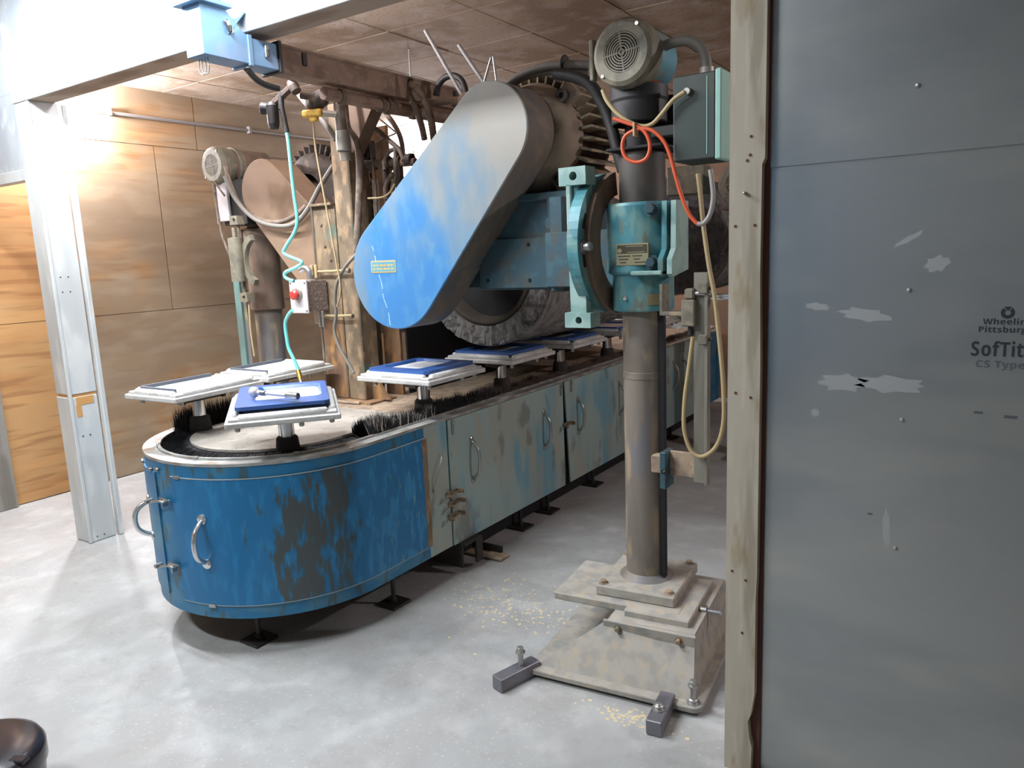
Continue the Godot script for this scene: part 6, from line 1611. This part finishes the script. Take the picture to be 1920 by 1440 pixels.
	o = thing("motor_hose", [V(-1.503,2.192,-2.620), V(-1.411,2.164,-2.620), V(-1.350,2.127,-2.620), V(-1.303,2.054,-2.620), V(-1.268,1.965,-2.620), V(-1.242,1.867,-2.620), V(-1.226,1.809,-2.620)][0], "thick black hose draped over the finned motor fins", "hose", "")
	obj("hose", tube(ns(), [V(-1.503,2.192,-2.620), V(-1.411,2.164,-2.620), V(-1.350,2.127,-2.620), V(-1.303,2.054,-2.620), V(-1.268,1.965,-2.620), V(-1.242,1.867,-2.620), V(-1.226,1.809,-2.620)], 0.022, 9, 5), M.hose_black, o)
	o = thing("box_conduit", [V(-0.875,2.093,-2.520), V(-0.881,2.132,-2.520), V(-0.902,2.168,-2.520), V(-0.938,2.189,-2.520), V(-0.990,2.192,-2.520), V(-1.041,2.181,-2.520)][0], "smooth grey conduit looping from the green box top to the small motor", "conduit", "")
	obj("conduit", tube(ns(), [V(-0.875,2.093,-2.520), V(-0.881,2.132,-2.520), V(-0.902,2.168,-2.520), V(-0.938,2.189,-2.520), V(-0.990,2.192,-2.520), V(-1.041,2.181,-2.520)], 0.017, 9, 5), M.hose_grey, o)
	o = thing("control_cable", [V(-0.897,2.003,-2.380), V(-0.936,1.983,-2.380), V(-0.976,1.944,-2.380), V(-1.009,1.919,-2.380), V(-1.046,1.918,-2.380), V(-1.091,1.938,-2.380), V(-1.135,1.974,-2.380), V(-1.168,2.015,-2.380), V(-1.183,2.051,-2.380)][0], "tan cable sagging from the small motor to the front of the green box", "cable", "")
	obj("cable", tube(ns(), [V(-0.897,2.003,-2.380), V(-0.936,1.983,-2.380), V(-0.976,1.944,-2.380), V(-1.009,1.919,-2.380), V(-1.046,1.918,-2.380), V(-1.091,1.938,-2.380), V(-1.135,1.974,-2.380), V(-1.168,2.015,-2.380), V(-1.183,2.051,-2.380)], 0.007, 9, 5), M.tan, o)
	o = thing("control_cable", [V(-1.141,1.953,-2.370), V(-1.093,1.933,-2.370), V(-1.051,1.915,-2.370), V(-1.023,1.888,-2.370), V(-1.011,1.848,-2.370), V(-1.024,1.813,-2.370), V(-1.060,1.804,-2.370), V(-1.096,1.822,-2.370), V(-1.109,1.857,-2.370), V(-1.099,1.890,-2.370), V(-1.068,1.905,-2.370), V(-1.036,1.908,-2.370), V(-0.999,1.895,-2.370), V(-0.963,1.859,-2.370), V(-0.940,1.807,-2.370), V(-0.924,1.748,-2.370), V(-0.904,1.683,-2.370), V(-0.879,1.625,-2.370), V(-0.851,1.593,-2.370)][0], "orange cable with a round loop hanging under the small motor", "cable", "")
	obj("cable", tube(ns(), [V(-1.141,1.953,-2.370), V(-1.093,1.933,-2.370), V(-1.051,1.915,-2.370), V(-1.023,1.888,-2.370), V(-1.011,1.848,-2.370), V(-1.024,1.813,-2.370), V(-1.060,1.804,-2.370), V(-1.096,1.822,-2.370), V(-1.109,1.857,-2.370), V(-1.099,1.890,-2.370), V(-1.068,1.905,-2.370), V(-1.036,1.908,-2.370), V(-0.999,1.895,-2.370), V(-0.963,1.859,-2.370), V(-0.940,1.807,-2.370), V(-0.924,1.748,-2.370), V(-0.904,1.683,-2.370), V(-0.879,1.625,-2.370), V(-0.851,1.593,-2.370)], 0.0065, 9, 5), M.orange, o)
	obj("cable_tie", bx(ns(), V(-1.062, 1.908, -2.372), V(0.008, 0.045, 0.030), 0.003), M.tan, o)
	o = thing("control_cable", [V(-0.851,1.593,-2.370), V(-0.830,1.595,-2.370), V(-0.810,1.623,-2.370), V(-0.801,1.672,-2.370), V(-0.805,1.721,-2.370), V(-0.810,1.757,-2.370)][0], "grey cable rising from the orange one to under the green box", "cable", "")
	obj("cable", tube(ns(), [V(-0.851,1.593,-2.370), V(-0.830,1.595,-2.370), V(-0.810,1.623,-2.370), V(-0.801,1.672,-2.370), V(-0.805,1.721,-2.370), V(-0.810,1.757,-2.370)], 0.0075, 9, 5), M.grey_cable, o)
	o = thing("switch_cable", [V(-0.868,1.754,-2.420), V(-0.859,1.678,-2.420), V(-0.848,1.576,-2.420), V(-0.830,1.456,-2.420), V(-0.813,1.369,-2.420), V(-0.800,1.264,-2.420), V(-0.787,1.141,-2.420), V(-0.779,1.034,-2.420), V(-0.780,0.934,-2.420), V(-0.802,0.856,-2.420), V(-0.850,0.813,-2.420), V(-0.891,0.829,-2.420), V(-0.916,0.902,-2.420), V(-0.914,1.006,-2.420), V(-0.899,1.118,-2.420), V(-0.885,1.223,-2.420)][0], "long tan cable looping low beside the column to the limit switch", "cable", "")
	obj("cable", tube(ns(), [V(-0.868,1.754,-2.420), V(-0.859,1.678,-2.420), V(-0.848,1.576,-2.420), V(-0.830,1.456,-2.420), V(-0.813,1.369,-2.420), V(-0.800,1.264,-2.420), V(-0.787,1.141,-2.420), V(-0.779,1.034,-2.420), V(-0.780,0.934,-2.420), V(-0.802,0.856,-2.420), V(-0.850,0.813,-2.420), V(-0.891,0.829,-2.420), V(-0.916,0.902,-2.420), V(-0.914,1.006,-2.420), V(-0.899,1.118,-2.420), V(-0.885,1.223,-2.420)], 0.0075, 9, 5), M.tan, o)
	o = thing("sagging_conduit", [V(-3.860,2.038,-2.850), V(-3.792,1.912,-2.850), V(-3.665,1.799,-2.850), V(-3.533,1.746,-2.850), V(-3.378,1.726,-2.850), V(-3.275,1.746,-2.850), V(-3.173,1.816,-2.850), V(-3.078,1.914,-2.850), V(-2.966,2.012,-2.850)][0], "lower of two conduits sagging across the brown belt guard", "conduit", "")
	obj("conduit", tube(ns(), [V(-3.860,2.038,-2.850), V(-3.792,1.912,-2.850), V(-3.665,1.799,-2.850), V(-3.533,1.746,-2.850), V(-3.378,1.726,-2.850), V(-3.275,1.746,-2.850), V(-3.173,1.816,-2.850), V(-3.078,1.914,-2.850), V(-2.966,2.012,-2.850)], 0.013, 9, 5), M.hose_grey, o)
	o = thing("sagging_conduit", [V(-3.868,2.094,-2.870), V(-3.845,1.993,-2.870), V(-3.756,1.850,-2.870), V(-3.600,1.774,-2.870), V(-3.443,1.753,-2.870), V(-3.316,1.778,-2.870), V(-3.215,1.828,-2.870)][0], "upper of two conduits sagging across the brown belt guard", "conduit", "")
	obj("conduit", tube(ns(), [V(-3.868,2.094,-2.870), V(-3.845,1.993,-2.870), V(-3.756,1.850,-2.870), V(-3.600,1.774,-2.870), V(-3.443,1.753,-2.870), V(-3.316,1.778,-2.870), V(-3.215,1.828,-2.870)], 0.013, 9, 5), M.hose_dark, o)
	o = thing("switch_cable", [V(-4.045,2.020,-2.900), V(-4.040,1.933,-2.900), V(-4.021,1.742,-2.900), V(-3.983,1.629,-2.900), V(-3.924,1.526,-2.900), V(-3.885,1.515,-2.900), V(-3.849,1.609,-2.900), V(-3.825,1.732,-2.900)][0], "dark cable hanging in a loop below the far small motor", "cable", "")
	obj("cable", tube(ns(), [V(-4.045,2.020,-2.900), V(-4.040,1.933,-2.900), V(-4.021,1.742,-2.900), V(-3.983,1.629,-2.900), V(-3.924,1.526,-2.900), V(-3.885,1.515,-2.900), V(-3.849,1.609,-2.900), V(-3.825,1.732,-2.900)], 0.0075, 9, 5), M.hose_dark, o)
	o = thing("switch_cable", [V(-4.034,2.026,-2.900), V(-3.991,1.976,-2.900), V(-3.952,1.935,-2.900)][0], "short dark cable entering the far junction box lid", "cable", "")
	obj("cable", tube(ns(), [V(-4.034,2.026,-2.900), V(-3.991,1.976,-2.900), V(-3.952,1.935,-2.900)], 0.006, 9, 5), M.hose_dark, o)
	o = thing("switch_cable", [V(-3.759,1.327,-2.850), V(-3.769,1.137,-2.850), V(-3.759,0.984,-2.850)][0], "thin tan cable hanging beside the far steel column", "cable", "")
	obj("cable", tube(ns(), [V(-3.759,1.327,-2.850), V(-3.769,1.137,-2.850), V(-3.759,0.984,-2.850)], 0.006, 9, 5), M.tan, o)
